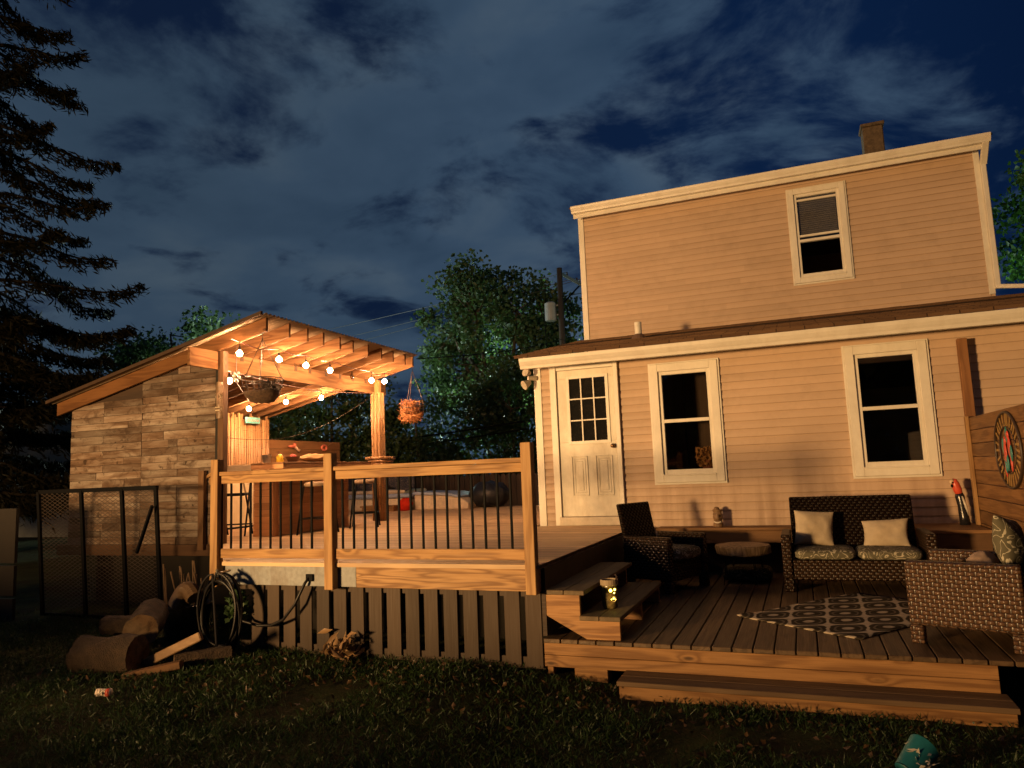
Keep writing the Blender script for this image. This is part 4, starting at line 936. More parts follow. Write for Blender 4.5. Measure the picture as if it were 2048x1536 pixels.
# ------------------------------------------------------------------ FURNITURE
def cushion(cx, cy, cz, sx_, sy, sz, puff=.3, n=16):
    b = MB().sphere((0, 0, 0), 1, 1, 1, n * 2, n)
    def sq(v, p): return math.copysign(abs(v) ** p, v)
    b.v = [(cx + sq(v[0], .35) * sx_, cy + sq(v[1], .35) * sy, cz + sq(v[2], .6) * sz * (1 - .25 * (abs(v[0]) ** 3 + abs(v[1]) ** 3) * puff) + .006 * mnoise.noise((v[0] * 3 + cx * 9, v[1] * 3, v[2] * 3))) for v in b.v]
    return b
def armchair(t_, w, dpt, arm_t=.09, wicker=None):
    """local frame: faces -y, x across; origin at floor centre"""
    hw, hd = w / 2, dpt / 2; ah = .58; sh_ = .34
    for s in (-1, 1):
        a = MB(); x0, x1 = sorted((s * hw, s * (hw - arm_t)))
        a.box(x0, x1, -hd, hd * .85, .13, ah)
        a.build('armrest', wicker, t_, local=True, bevel=.012)
        MB().box(x0, x1, -hd, -hd + .085, 0, .128).build('leg', wicker, t_, local=True, bevel=.006); MB().box(x0, x1, hd * .85 - .085, hd * .85, 0, .128).build('leg', wicker, t_, local=True, bevel=.006)
    ix = hw - arm_t - .004
    MB().box(-ix, ix, -hd + .03, -hd + .075, .12, sh_ - .02).build('front_apron', wicker, t_, local=True, bevel=.01)
    MB().box(-ix, ix, -hd + .08, hd - .08, sh_ - .06, sh_ - .02).build('seat_frame', wicker, t_, local=True)
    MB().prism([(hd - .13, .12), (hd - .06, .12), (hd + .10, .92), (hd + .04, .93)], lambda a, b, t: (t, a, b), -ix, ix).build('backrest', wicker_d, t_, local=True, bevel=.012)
    return ix, hd, sh_
# love seat
ls = thing('love_seat', (.44, 8.50, LD), 'dark wicker love seat with two seat cushions against the house', 'love seat')
ix, hd, shh = armchair(ls, 1.42, .74, wicker=wicker_m)
for s, lab in ((-1, 'olive scroll patterned seat cushion, left'), (1, '')):
    o = cushion(s * .30, -.06, shh + .03, .295, .33, .055).build('seat_cushion', scroll, ls, local=True, smooth=True)
def pillow(name, loc, sx_, sz, tilt, yaw, roll, label, mat):
    b = MB(); K = 26
    for sd_ in (-1, 1):
        o_ = len(b.v)
        for j in range(K + 1):
            for i in range(K + 1):
                x, z = -1 + 2 * i / K, -1 + 2 * j / K; x, z = math.sin(x * math.pi / 2), math.sin(z * math.pi / 2)
                th = (max(0, 1 - x * x) ** .42) * (max(0, 1 - z * z) ** .42)
                wr = mnoise.noise((x * 1.8 + loc[0] * 5, z * 1.8, sd_)) * .018 + mnoise.noise((x * 5 + loc[0], z * 5, sd_ * 2)) * .006
                b.v.append((x * sx_ * (1 - .10 * (1 - z * z)) + .008 * z, sd_ * .088 * th + wr * th ** .5, z * sz * (1 - .10 * (1 - x * x)) - .010 * x * x * (z > 0)))
        for j in range(K):
            for i in range(K):
                q0 = o_ + j * (K + 1) + i; b.f.append((q0, q0 + 1, q0 + K + 2, q0 + K + 1))
    o = b.build(name, mat, smooth=True); o.location = loc; o.rotation_euler = (tilt, roll, yaw); return tag(o, label, 'pillow')
cream = fabric('cream pillow', (.36, .30, .22), (.26, .19, .11))
pillow('throw_pillow', (.06, 8.62, .89), .205, .195, R(-16), R(8), R(4), 'square cream pillow standing at left end of the love seat', cream)
pillow('throw_pillow', (.75, 8.60, .83), .225, .155, R(-20), R(-10), R(-4), 'wide flat cream pillow slumped at right end of the love seat', cream)
# left armchair: faces the yard at an angle
fang = math.atan2(-.55, .83); f_ = Vector((.90, -.43)).normalized(); wv = Vector((.43, .90)).normalized()
NB = Vector((-1.97, 8.10)); cpos = NB + f_ * .33 + wv * .36
al = thing('wicker_armchair', (cpos.x, cpos.y, LD), 'dark wicker armchair angled beside the raised deck and stairs', 'armchair', None, math.atan2(f_.y, f_.x) + math.pi / 2)
ix, hd, shh = armchair(al, .74, .66, wicker=wicker_m)
cushion(0, -.06, shh + .045, ix - .01, .30, .075).build('seat_cushion', scroll, al, local=True, smooth=True)
# right armchair: side on to the camera, facing left
f_ = Vector((-.94, .34)).normalized(); NF = Vector((.64, 6.075)); wv = Vector((.34, .94)).normalized(); cpos = NF - f_ * .37 + wv * .42
ar = thing('wicker_armchair', (cpos.x, cpos.y, LD), 'woven brown armchair side-on at right edge of the lower deck', 'armchair', None, math.atan2(f_.y, f_.x) + math.pi / 2)
ix, hd, shh = armchair(ar, .86, .76, wicker=wicker)
cushion(0, -.08, shh + .045, ix - .01, .34, .075).build('seat_cushion', scroll, ar, local=True, smooth=True)
pillow('scroll_pillow', (1.36, 6.32, .96), .20, .20, R(-10), R(60), R(10), 'grey scroll patterned pillow leaning in the side-on armchair', scroll)
pillow('scroll_pillow', (1.20, 6.45, .80), .20, .10, R(-60), R(70), 0, 'pale fabric pillow lying flat on the side-on armchair seat', fabric('pale pink fabric', (.35, .25, .19)))
# log slab table
ct = thing('slab_table', (-.70, 8.62, LD), 'round log slab side table on thin metal legs', 'table')
MB().lathe([(.27, .325), (.29, .34), (.298, .415), (.288, .43), (.1, .432)], (-.70, 8.62, LD), 60, .035).build('slab', wood('log slab', (.34, .23, .13), (.11, .065, .03), 'z', .1, 40, .3), ct, smooth=False)
for a in (.6, 2.2, 3.7, 5.3):
    x, y = -.70 + .2 * math.cos(a), 8.62 + .2 * math.sin(a)
    MB().tube([(x, y, LD + .345), (x + .05 * math.cos(a), y + .05 * math.sin(a), LD + .005), (x + .02, y + .02, LD + .345)], .005, 6).build('hairpin_leg', black, ct)
fs_ = tag(cushion(-.68, 8.86, LD + .085, .27, .2, .08).build('floor_cushion', mk_scroll('dark damask', (.02, .018, .014), (.12, .10, .07), 12), smooth=True), 'dark patterned floor cushion lying under the slab table', 'cushion')
# rug
rg = thing('patterned_rug', (-.64, 6.78, LD), 'brown and cream ogee patterned rug laid askew on the lower deck', 'rug', None, math.atan2(-.70, .93))
NXr, NYr = 24, 34; rv = MB()
for j in range(NYr + 1):
    for i in range(NXr + 1):
        x, y = 1.165 * i / NXr, 1.70 * j / NYr
        rv.v.append((x, y, .008 + max(0, .010 * mnoise.noise((x * 3, y * 3, 1))) + (.012 * max(0, .08 - x) / .08 if j < 4 else 0)))
for j in range(NYr):
    for i in range(NXr): rv.f.append((j * (NXr + 1) + i, j * (NXr + 1) + i + 1, (j + 1) * (NXr + 1) + i + 1, (j + 1) * (NXr + 1) + i))
ro = rv.build('rug_cloth', rugm, rg, local=True, smooth=True); ro.modifiers.new('t', 'SOLIDIFY').thickness = .006
# lantern jar on the stair
ln = thing('jar_lantern', (-1.575, 6.03, .472), 'lit glass jar lantern with yellow glow on the lower stair tread', 'lantern')
def jarmat():
    m, t = newmat('frosted amber jar'); co = coords(t)
    c = t.mix(t.mapr(t.noise(co, 30, 3), .4, .6), (.20, .15, .05), (.10, .075, .03)); finish(t, c, .25, t.noise(co, 60, 2), .3, .004); return m
MB().lathe([(.055, 0), (.062, .012), (.066, .05), (.068, .17), (.070, .215), (.062, .215), (.060, .17)], (-1.575, 6.03, .472), 22).build('jar', jarmat(), ln, smooth=True)
MB().lathe([(.071, .186), (.074, .19), (.074, .232), (.066, .232), (.064, .19)], (-1.575, 6.03, .472), 22).build('paper_rim', plain('pale band', (.22, .17, .11), .7), ln)
MB().tube([(-1.53, 6.02, .66), (-1.50, 6.0, .73), (-1.52, 6.03, .74)], .008, 6).build('handle', wiremat, ln)
gl = emit('yellow glow', (1.0, .72, .10), 14.0)
g_ = MB(); d_ = Vector((1.575, -6.03, 1.0)).normalized(); d2 = Vector((d_.x, d_.y, 0)).normalized(); rr_ = Vector((-d2.y, d2.x, 0))
for s, z, r in ((.008, .150, .013), (.042, .155, .009), (.036, .128, .006), (.030, .085, .007), (.012, .078, .004), (.046, .075, .004)):
    p = Vector((-1.575, 6.03, .472 + z)) + d2 * math.sqrt(max(0, .0675 ** 2 - s * s)) + rr_ * s; g_.sphere(p, r, r, r, 8, 6)
g_.build('fairy_bulbs', gl, ln, smooth=True)
MB().tube([Vector((-1.575, 6.03, .472 + .08)) + d2 * (.060) + rr_ * (.03 + .02 * math.cos(a)) + Vector((0, 0, .02 * math.sin(a))) for a in np.linspace(0, 2 * math.pi, 13)[:-1]], .003, 5, closed=True).build('printed_ring', plain('white print', (.6, .5, .3), .5), ln)
# tiki statue
tk = thing('tiki_statue', (-1.03, 9.43, .844), 'small carved tiki statue with white grin on the wall ledge', 'statue')
def tikibody():
    b = MB(); n, m_ = 24, 26; o = 0
    for j in range(m_ + 1):
        t = j / m_; z = .844 + t * .215; r = .055 * (1 + .10 * math.sin(t * 14))
        for i in range(n):
            a = 2 * math.pi * i / n; s = math.sin(a); c = math.cos(a); q = r; front = max(0, -s)
            if front > .3:
                if .18 < t < .42: q += .012 * front * (1 if (t < .24 or t > .36) else -.4)
                if .42 < t < .72 and abs(c) < .3: q += .018
                if .60 < t < .72 and .3 < abs(c) < .75: q -= .014
                if .72 < t < .80: q += .014
            b.v.append((-1.03 + q * c, 9.43 + q * s, z))
    for j in range(m_):
        for i in range(n): b.f.append((j * n + i, j * n + (i + 1) % n, (j + 1) * n + (i + 1) % n, (j + 1) * n + i))
    b.f.append(tuple(m_ * n + i for i in range(n))); return b
tikibody().build('body', plain('brown carved wood', (.17, .10, .05), .55, .35, 30, .3), tk, smooth=True)
MB().tube([(-1.03 + .042 * s, 9.43 - .062 + .016 * s * s, .90 + .012 * s * s) for s in np.linspace(-1, 1, 9)], .008, 6).build('teeth', plain('white teeth', (.65, .6, .5), .5), tk, smooth=True)
MB().lathe([(.03, .0), (.035, .01), (.025, .028), (.01, .034)], (-1.04, 9.42, 1.058), 12, .1).build('topknot', plain('brown carved wood', (.17, .10, .05)), tk, smooth=True)
# parrot statue
pt = thing('parrot_statue', (1.58, 9.36, .846), 'tall black carved parrot statue with red head on the corner box', 'statue')
MB().tube([(1.615, 9.36, .848), (1.61, 9.36, .93), (1.60, 9.36, 1.06), (1.59, 9.36, 1.16), (1.585, 9.36, 1.20)], [.055, .050, .042, .048, .036], 14).build('body', plain('black lacquer', (.010, .010, .012), .25), pt, smooth=True)
MB().tube([(1.59, 9.36, 1.17), (1.575, 9.355, 1.23), (1.56, 9.35, 1.29), (1.545, 9.35, 1.335), (1.535, 9.35, 1.35)], [.034, .044, .042, .034, .012], 14).build('head', plain('red lacquer', (.50, .07, .035), .3), pt, smooth=True)
MB().tube([(1.535, 9.335, 1.335), (1.515, 9.325, 1.32), (1.512, 9.325, 1.29)], [.022, .018, .006], 10).build('beak', plain('pale beak', (.55, .42, .28), .4), pt, smooth=True)
MB().sphere((1.53, 9.315, 1.31), .010).sphere((1.52, 9.32, 1.275), .012, .01, .02).build('eye', black, pt, smooth=True)
MB().tube([(1.605, 9.315, 1.16), (1.63, 9.312, 1.05), (1.65, 9.33, .95)], [.008, .014, .004], 8).build('wing_edge', plain('pale stripe', (.45, .4, .33), .4), pt, smooth=True)

# ------------------------------------------------------------------ LEFT YARD CLUTTER
rp = thing('mesh_ramp', (-8.0, 6.42, 0), 'upright steel trailer ramp of expanded mesh leaning before the pallet wall', 'ramp')
fr = MB(); x0, x1, zt, yb_, yt = -9.13, -7.12, 1.61, 6.60, 6.48
def ry(z): return yb_ + (yt - yb_) * z / zt
for x in (x0, x0 + .77, x0 + 1.46, x1):
    MB().bar((x, ry(.0) - .02, .02), (x, ry(zt) - .02, zt), .045, .03, (0, 1, 0)).build('upright', black, rp)
MB().bar((x0, ry(zt), zt), (x1, ry(zt), zt), .05, .05).build('top_bar', black, rp); MB().bar((x0, ry(.06), .06), (x1, ry(.06), .06), .05, .05).build('bottom_bar', black, rp)
ms = MB(); W_, H_ = x1 - x0, zt - .08; pu, pvv = .046, .023; slope = pvv / pu
for sgn in (1, -1):
    c = -H_ if sgn > 0 else 0.0; c_end = H_ + W_ * slope
    c = -W_ * slope if sgn > 0 else 0
    while c < (H_ if sgn > 0 else H_ + W_ * slope):
        pts_ = []
        ua = max(0.0, (0 - c) / slope if sgn > 0 else (c - H_) / slope); ub = min(W_, (H_ - c) / slope if sgn > 0 else c / slope)
        if ub > ua + .02:
            za, zb = (c + slope * ua, c + slope * ub) if sgn > 0 else (c - slope * ua, c - slope * ub)
            ms.bar((x0 + ua, ry(.08 + za), .08 + za), (x0 + ub, ry(.08 + zb), .08 + zb), .003, .0045, (0, 0, 1))
        c += pvv * 2
ms.build('expanded_mesh', plain('rusty mesh', (.03, .018, .011), .6, .3, 20, .1), rp)
MB().bar((-7.40, 6.46, .85), (-7.10, 6.40, 1.40), .03, .03).build('latch_arm', black, rp)
fp = tag(MB().box(-11.5, -9.15, 6.2, 6.24, .75, 1.42).box(-11.5, -9.15, 6.2, 6.24, .35, .72).box(-11.5, -9.15, 6.2, 6.24, 0.0, .32).build('board_barrier', plain('near-black boards', (.008, .005, .003), .9)), 'dark board barrier at the left edge beside the mesh ramp', 'barrier')
barkm = plain('rough log bark', (.050, .030, .016), .9, .45, 16, 1.0, bd=.03)
cutm = ring_mat()
def log(name, p, q, r, label):
    t_ = thing(name, ((p[0] + q[0]) / 2, (p[1] + q[1]) / 2, min(p[2], q[2]) - r), label, 'log')
    p, q = Vector(p), Vector(q); n = 26; b = MB(); K = 12; n = 40; d = (q - p).normalized(); a = d.orthogonal().normalized(); c = d.cross(a)
    for k in range(K + 1):
        for i in range(n):
            th = 2 * math.pi * i / n; rr = r * (1 + .16 * mnoise.noise((math.cos(th) * 1.5 + p.x * 7, math.sin(th) * 1.5, k * .25)) + .05 * mnoise.noise((math.cos(th) * 6, math.sin(th) * 6, k * .4 + p.y)) + .02 * (i % 2))
            b.v.append(tuple(p.lerp(q, k / K) + (a * math.cos(th) + c * math.sin(th)) * rr))
    for k in range(K):
        for i in range(n): b.f.append((k * n + i, k * n + (i + 1) % n, (k + 1) * n + (i + 1) % n, (k + 1) * n + i))
    b.build('bark', barkm, t_, smooth=True)
    for k, s in ((0, -1), (K, 1)):
        MB().add([Vector(v) + d * s * .003 for v in b.v[k * n:(k + 1) * n]], [tuple(range(n))]).build('cut_end', cutm, t_)
    return t_
log('firewood_log', (-5.98, 4.66, .18), (-5.46, 4.80, .18), .165, 'thick log lying lowest in the firewood pile')
log('firewood_log', (-6.10, 5.00, .37), (-5.75, 5.08, .37), .085, 'thin log lying behind and above the lowest log')
log('firewood_log', (-5.98, 5.42, .40), (-5.66, 5.00, .335), .145, 'short stout log on the pile showing a pale cut face')
log('firewood_log', (-5.20, 4.95, .10), (-4.90, 5.30, .10), .075, 'small dark log on the lawn right of the pile')
def slab(p, q, w, h, label, mat):
    t_ = tag(MB().bar(p, q, w, h).build('split_board', mat, bevel=.008), label, 'board')
slab((-5.50, 4.88, .08), (-4.93, 4.98, .33), .05, .075, 'pale split board leaning up from the lawn by the logs', wood('split pale wood', (.26, .17, .09), (.14, .08, .04), 'x', .1, 14))
slab((-5.42, 4.62, .05), (-5.02, 4.86, .12), .10, .06, 'brown split board lying flat on the lawn by the logs', wood('split brown wood', (.15, .075, .03), (.08, .04, .016), 'x', .1, 14))
hz = MB(); pts_ = [(-6.02 + .34 * t, 5.75 - .1 * t, .42 + .16 * math.sin(math.pi * t * .8)) for t in np.linspace(0, 1, 41)]
hz.tube(pts_, [.075 + .012 * (i % 2) for i in range(41)], 12)
tag(hz.build('drain_hose', plain('tan ribbed plastic', (.16, .10, .055), .5), smooth=False), 'ribbed tan drain hose curved behind the stout log', 'hose')
sk_ = thing('stake_bundle', (-6.2, 6.05, 0), 'bundle of thin garden stakes in a black tub left of deck post', 'stakes')
MB().lathe([(.20, 0), (.25, .34), (.265, .35), (.25, .36), (.235, .33), (.19, .02)], (-6.2, 6.05, .02), 20).build('tub', blackr, sk_, smooth=False)
for i in range(13):
    x = -6.42 + .038 * i; MB().tube([(x + .04, 6.05 + random.uniform(-.1, .1), .06), (x + random.uniform(-.10, .10), 6.05 + random.uniform(-.12, .12), random.uniform(.62, .85))], .007, 6).build('stake', plain('weathered stake', (.17, .105, .055), .7), sk_)
# black hose coil on the deck post, cable and plant
hc = MB(); pts_ = []
for k in range(7 * 36):
    a = 2 * math.pi * k / 36; j = k // 36; rx = .225 + .018 * math.sin(j * 2.1) ; rzv = .335 + .035 * math.sin(j * 1.3 + .5)
    pts_.append((-5.16 + rx * math.sin(a) + .012 * math.sin(j * 3), 5.47 - .012 * j + .015 * math.sin(a * 2 + j), .43 + rzv * math.cos(a) - .03 * (j % 3)))
pts_ += [(-5.12, 5.36, .10), (-4.98, 5.30, .09), (-4.88, 5.22, .08), (-4.86, 5.10, .07)]
hco = thing('hose_coil', (-5.16, 5.45, .05), 'coiled black garden hose hanging at the deck corner post', 'hose')
MB().tube(pts_, .0125, 8).build('hose', blackr, hco, smooth=True)
MB().tube([(-5.16, 5.56, .80), (-5.16, 5.40, .79)], .012, 8).tube([(-5.16, 5.40, .79), (-5.16, 5.39, .83)], .012, 8).build('hook', steel, hco)
cab = MB().tube([(-4.30, 5.64, .735), (-4.32, 5.60, .69), (-4.42, 5.58, .50), (-4.55, 5.58, .36), (-4.70, 5.60, .30), (-4.85, 5.60, .29), (-5.02, 5.58, .33), (-5.10, 5.55, .40)], .014, 8)
cb_ = thing('black_cable', (-4.7, 5.6, .28), 'thick black cable looping from the hose coil to the grey rim', 'cable'); cab.build('cable', blackr, cb_, smooth=True)
MB().box(-4.335, -4.255, 5.625, 5.643, .70, .765).build('bracket', black, cb_, bevel=.004)
wl = np.clip(rng.normal(size=(110, 3)), -1.4, 1.4) * np.array([.06, .04, .09]) + np.array([-5.12, 5.62, .46])
V, F = leaf_quads(wl, .075, .055); tag(npmesh('climbing_weed', V, F, leaf_a), 'broad leaved green weed growing through the hose coil', 'weed')
dl = rng.normal(size=(70, 3)) * np.array([.075, .06, .055]) + np.array([-3.86, 5.52, .13])
V, F = leaf_quads(dl, .13, .045, bend=.6); tag(npmesh('dry_leaf_clump', V, F, mk_leaf('pale dry leaves', (.16, .09, .04), (.30, .19, .10), .1)), 'clump of curled pale dry leaves before the deck skirt', 'leaves')
cn = thing('crushed_can', (-5.08, 4.17, .05), 'crushed white and red can lying on the lawn', 'can', None, .3)
MB().tube([(-.055, 0, .03), (-.02, 0, .032), (.02, 0, .028), (.055, 0, .031)], [.030, .027, .028, .029], 12).build('can_body', plain('white can paint', (.62, .52, .44), .4), cn, local=True, smooth=True)
MB().tube([(.020, 0, .028), (.054, 0, .031)], [.0286, .0296], 12).build('red_band', plain('red can paint', (.5, .08, .05), .4), cn, local=True, smooth=True)
cu = thing('teal_cup', (.44, 4.42, 0), 'teal plastic cup tipped over on the lawn at bottom right', 'cup')
MB().tube([(.36, 4.36, .02), (.47, 4.48, .11)], [.055, .075], 18, cap=False).tube([(.36, 4.36, .02), (.361, 4.361, .021)], .054, 18).build('shell', plain('teal plastic', (.012, .105, .12), .4), cu, smooth=True)
V, F = leaf_quads(rng.normal(size=(60, 3)) * .025 + np.array([.43, 4.40, .07]), .06, .02); npmesh('stuffing', V, F, plain('pale stuffing', (.4, .36, .3), .9), cu)

# far wood behind the photographer, seen only mirrored in the window panes
n = 26000; TX = rng.uniform(-38, 38, n); TZ = rng.uniform(0, 1, n) ** .7; hgt = np.array([7.5 + 3.5 * mnoise.noise((x * .16, 3, 5)) for x in TX])
V, F = leaf_quads(np.stack([TX, -27 + rng.normal(size=n) * 1.6, TZ * hgt], 1), .95, .7)
tag(npmesh('far_wood', V, F, mk_leaf('far wood leaves', (.008, .012, .006), (.014, .02, .009), .1, .5, .05)), 'dark belt of trees closing the yard opposite the house', 'wood', kind='stuff')
# added board fence, out of view left of the picture; it keeps the lamp light off the lawn and the wood pile
bf = thing('shade_fence', (-5.6, .1, 0), 'unseen plain board fence, high then low, added to shade the lawn', 'fence')
fb2 = MB(); x = -10.2
while x < -2.3:
    h_ = 1.40 if x < -6.9 else .87
    fb2.box(x, x + .138, .09, .11, 0, h_ + random.uniform(-.01, .01)); x += .1405
fb2.build('boards', fencew, bf); MB().box(-10.2, -6.9, .112, .15, 1.1, 1.19).box(-10.2, -2.3, .112, .15, .3, .39).build('fence_rail', fencew, bf)
# ------------------------------------------------------------------ TREES
def tree(name, base, label, crown, clumps, per, leafsz, mat, trunk_r, limbs=7, seed=1, spread=.55, fill=.35, cat='tree'):
    """crown = (cx,cy,cz,rx,ry,rz)"""
    rg_ = np.random.default_rng(seed); t_ = thing(name, base, label, cat)
    cx, cy, cz, rx, ry_, rz_ = crown
    C_ = []
    while len(C_) < clumps:
        v = rg_.normal(size=3); v /= np.linalg.norm(v); q = rg_.uniform(fill, 1.0) ** .6 * rg_.uniform(.82, 1.1)
        C_.append((cx + v[0] * q * rx, cy + v[1] * q * ry_, cz + v[2] * q * rz_ * (1 if v[2] > 0 else .85)))
    C_ = np.array(C_)
    b = MB(); top = Vector((cx, cy, cz - rz_ * .55)); B0 = Vector(base)
    if trunk_r > 0:
        b.tube([B0, B0.lerp(top, .5) + Vector((.1, .05, 0)), top], [trunk_r * 1.2, trunk_r, trunk_r * .8], 10)
        nodes = []
        for k in range(limbs):
            a = 2 * math.pi * k / limbs + rg_.uniform(-.3, .3); e = Vector((cx + math.cos(a) * rx * .6, cy + math.sin(a) * ry_ * .6, cz + rz_ * rg_.uniform(.0, .6)))
            m1 = top.lerp(e, .5) + Vector((math.cos(a) * rx * .12, math.sin(a) * ry_ * .12, -rz_ * .05)); b.tube([top, m1, e], [trunk_r * .5, trunk_r * .32, trunk_r * .15], 7); nodes += [m1, e, top.lerp(m1, .6)]
        nodes.append(top)
        for c in C_:
            c = Vector(c); nn = min(nodes, key=lambda q: (q - c).length); md = nn.lerp(c, .55) + Vector((0, 0, -.08)); b.tube([nn, md, c], [trunk_r * .14, trunk_r * .09, trunk_r * .04], 5)
        b.build('trunk', bark, t_, smooth=True)
    sz_ = rg_.uniform(.6, 1.35, len(C_)) * spread
    def ball(n_):
        q = rg_.normal(size=(n_, 3)); return q / np.linalg.norm(q, axis=1)[:, None] * (rg_.uniform(0, 1, n_) ** .45)[:, None] * 1.75
    P = np.concatenate([c + ball(per) * np.array([s, s, s * .72]) for c, s in zip(C_, sz_)])
    V, F = leaf_quads(P, leafsz, leafsz * .72); npmesh('crown', V, F, mat, t_)
    return t_
tree('leafy_tree', (-12.6, 31.5, 0), 'tall leafy tree lit green behind the utility pole', (-12.9, 31.5, 7.5, 4.1, 3.6, 4.7), 165, 135, .23, leaf_a, .30, 8, 3, .52)
tree('leafy_tree', (-27.0, 26.5, 0), 'rounded leafy tree showing above the shelter roof', (-27.2, 26.5, 6.9, 4.9, 3.5, 3.3), 70, 170, .24, leaf_a, .25, 6, 5, .6)
tree('leafy_tree', (9.6, 30, 0), 'green tree half hidden behind right corner of the house', (9.9, 30, 8.9, 2.7, 3, 4.2), 55, 170, .24, leaf_l, .25, 6, 6, .55)
tree('dark_tree', (-14.2, 19.8, 0), 'dark dense tree behind the back post and straw basket', (-14.2, 19.8, 3.3, 1.7, 1.5, 2.7), 40, 260, .15, leaf_d, .16, 5, 8, .42)
tree('dark_tree', (-18.5, 21.5, 0), 'dark bushy tree seen past the bamboo screen', (-18.3, 21.5, 2.7, 2.6, 1.6, 2.3), 46, 240, .16, leaf_d, .16, 5, 9, .45)
tree('dark_tree', (-11.3, 20.2, 0), 'dark shrubby tree above the middle of the picket fence', (-11.2, 20.4, 2.5, 1.9, 1.4, 2.1), 44, 240, .15, leaf_d, .14, 5, 10, .42)
tree('dark_tree', (-8.3, 20.6, 0), 'dark shrubby tree between the deck post and the house', (-8.1, 20.8, 2.9, 2.0, 1.4, 2.6), 46, 240, .15, leaf_d, .14, 5, 11, .45)
tree('dark_tree', (-22.5, 22.5, 0), 'dark bushy tree behind the pallet wall', (-22.5, 22.5, 2.6, 2.6, 1.6, 2.4), 36, 200, .17, leaf_d, .16, 5, 12, .5)

# spruce at far left
def spruce():
    bx, by = -18.6, 11.2; Ht = 21.0
    t_ = thing('spruce_tree', (bx, by, 0), 'tall dark spruce with drooping branches at left edge', 'spruce tree'); rg_ = np.random.default_rng(21)
    b = MB(); b.tube([(bx, by, 0), (bx + .05, by, Ht * .5), (bx, by, Ht)], [.34, .2, .02], 10)
    P, U = [], []; z = 1.6; k = 0
    while z < Ht - .6:
        L0 = 5.5 * (1 - z / Ht) ** .82
        for j in range(4):
            a = k * 2.4 + j * 2 * math.pi / 4 + rg_.uniform(-.35, .35); L = L0 * rg_.uniform(.62, 1.12); dirv = np.array([math.cos(a), math.sin(a)])
            rise = rg_.uniform(-.05, .2); sag = rg_.uniform(.30, .48); pts_ = []
            for s in np.linspace(0, 1, 9):
                zz_ = z + rise * L * s - sag * L * s * s * (1.25 - .65 * s * s) * 1.0 + .16 * L * max(0, s - .72) * 1.6
                pts_.append((bx + dirv[0] * L * s, by + dirv[1] * L * s, zz_ + rg_.uniform(-.03, .03)))
            b.tube(pts_, [.05 * (1 - s * .85) + .006 for s in np.linspace(0, 1, 9)], 5, cap=False)
            A = np.array(pts_); n = int((150 + 200 * L / 4.5) * (1.9 if z < 6.5 else 1.0))
            s = rg_.uniform(.12, 1.0, n) ** .8; idx = s * 8; i0 = np.minimum(idx.astype(int), 7); fr_ = (idx - i0)[:, None]; C_ = A[i0] * (1 - fr_) + A[i0 + 1] * fr_
            perp = np.array([-dirv[1], dirv[0], 0]); side_ = rg_.normal(size=n) * ((.40 if z < 6.5 else .22) * (1.1 - s) * min(1, L / 3) + .03)
            drop = np.abs(rg_.normal(size=n)) * .20 * (1.15 - s * .7)
            Q = C_ + perp * side_[:, None] - np.array([0, 0, 1]) * (drop + np.abs(side_) * .25)[:, None]
            P.append(Q); u = rg_.normal(size=(n, 3)) * .45 + np.array([dirv[0] * .7, dirv[1] * .7, -.55]); U.append(u)
        z += rg_.uniform(.52, .85) * (.62 if z < 6.5 else 1.0); k += 1
    P = np.concatenate(P); U = np.concatenate(U); b.build('trunk', plain('dark spruce bark', (.010, .008, .006), .9, spec=.05), t_, smooth=True)
    P3 = np.repeat(P, 2, 0) + rng.normal(size=(len(P) * 2, 3)) * .05; U3 = np.repeat(U, 2, 0) + rng.normal(size=(len(P) * 2, 3)) * .3
    V, F = leaf_quads(P3, .24, .05, U3); npmesh('crown', V, F, leaf_s, t_)
spruce()
# neighbour's house behind the spruce
nh = thing('neighbour_house', (-28.5, 20, 0), 'grey neighbouring house partly hidden behind the spruce', 'house')
MB().box(-34, -23.4, 17.8, 24, 0, 4.6).build('wall', plain('grey green stucco', (.17, .18, .165), .9, .15, 3, .3), nh)
MB().prism([(-34.4, 4.6), (-23.1, 4.6), (-28.7, 5.0)], lambda a, b, t: (a, t, b), 17.5, 24.3).build('roof', shingle, nh)

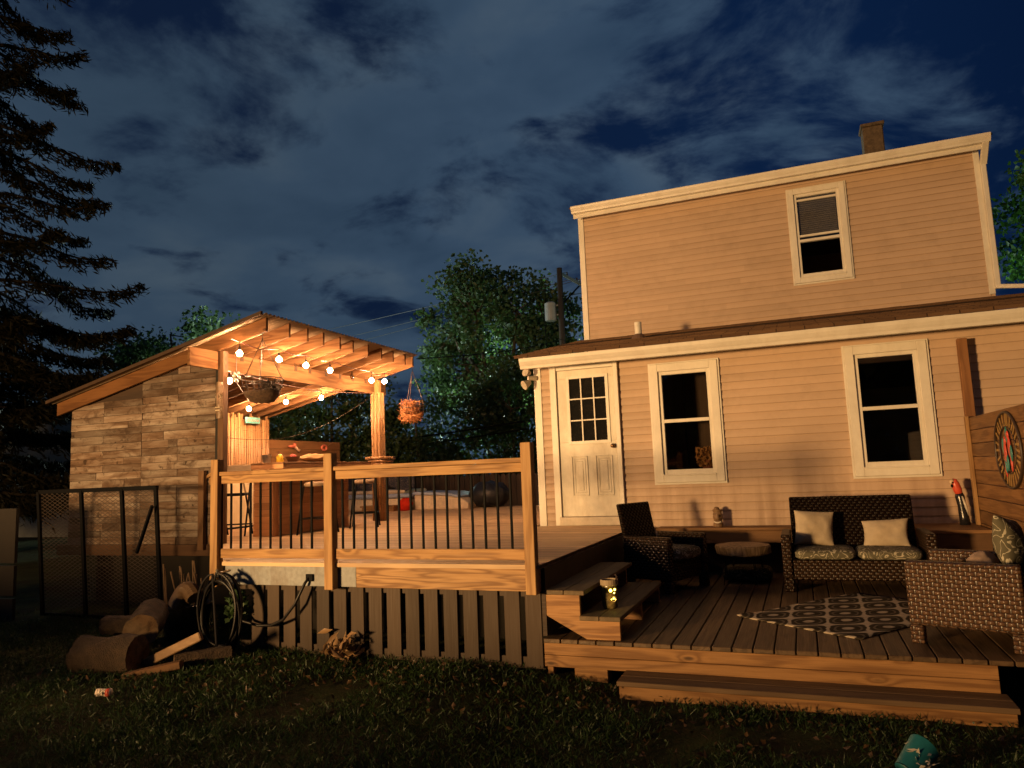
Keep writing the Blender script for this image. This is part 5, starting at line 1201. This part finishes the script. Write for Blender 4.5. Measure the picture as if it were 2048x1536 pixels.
# utility pole and lines
up_ = thing('utility_pole', (-8.75, 28, 0), 'wooden utility pole with grey transformer can before the tall tree', 'utility pole')
MB().tube([(-8.75, 28, 0), (-8.70, 28, 9.95)], [.16, .115], 12).build('pole', wood('grey pole wood', (.085, .07, .055), (.045, .037, .03), 'z', .1, 12, 0), up_, smooth=True)
MB().lathe([(.20, 0), (.24, .03), (.24, .35), (.245, .36), (.24, .37), (.24, .74), (.15, .80), (.05, .82)], (-9.15, 27.95, 7.75), 18).build('transformer', greymetal, up_, smooth=False)
MB().tube([(-8.95, 28, 8.0), (-8.7, 28, 8.0)], .03, 6).tube([(-8.95, 28, 8.4), (-8.7, 28, 8.4)], .03, 6).build('mount', greymetal, up_)
MB().bar((-8.7, 28.05, 9.75), (-8.45, 30.3, 9.75), .09, .11).build('crossarm', greymetal, up_); MB().bar((-8.7, 28.05, 8.4), (-8.47, 30.1, 9.65), .05, .05).build('brace', black, up_)
for y in (28.8, 29.9, 30.2): MB().lathe([(.03, 0), (.05, .04), (.03, .08), (.045, .12), (.02, .16)], (-8.62 + (y - 28.8) * .1, y, 9.81), 8).build('insulator', plain('glazed brown', (.08, .05, .04), .3), up_)
MB().tube([(-9.38, 28, 9.2), (-9.36, 27.95, 8.55)], .015, 5).tube([(-9.45, 28, 8.2), (-9.42, 28, 6.6), (-8.8, 28, 6.3)], .018, 5).build('leads', black, up_)
def line(p, q, sag, r, label, mat=None):
    p, q = Vector(p), Vector(q); b = MB().tube([p.lerp(q, t) + Vector((0, 0, -sag * 4 * t * (1 - t))) for t in np.linspace(0, 1, 25)], r, 5)
    tag(b.build('power_line', mat or black), label, 'power line')
greyl = plain('bare aluminium line', (.06, .06, .06), .6)
for i, (y, lab) in enumerate(((28.8, 'uppermost bare power line sloping left from the pole'), (29.9, 'middle bare power line sloping left from the pole'), (30.2, 'lowest bare power line sloping left from the pole'))):
    line((-8.62 + (y - 28.8) * .1, y, 9.97), (-58, y + 8 + i * 2, 10.2 - i * .5), .8, .012, lab, greyl)
line((-6.12, 11.05, 3.66), (-8.72, 27.95, 6.95), .12, .011, 'service cable from the far shelter corner to the utility pole')
line((-8.68, 28, 8.75), (1.0, 16.5, 6.8), .25, .014, 'cable from the utility pole towards the house roof')
line((-30, 25.4, 3.1), (-7, 18.6, 3.0), .35, .028, 'upper of two black cables crossing behind the bamboo screen')
line((-30, 25.6, 2.85), (-7, 18.8, 2.80), .38, .022, 'lower of two black cables crossing behind the bamboo screen')
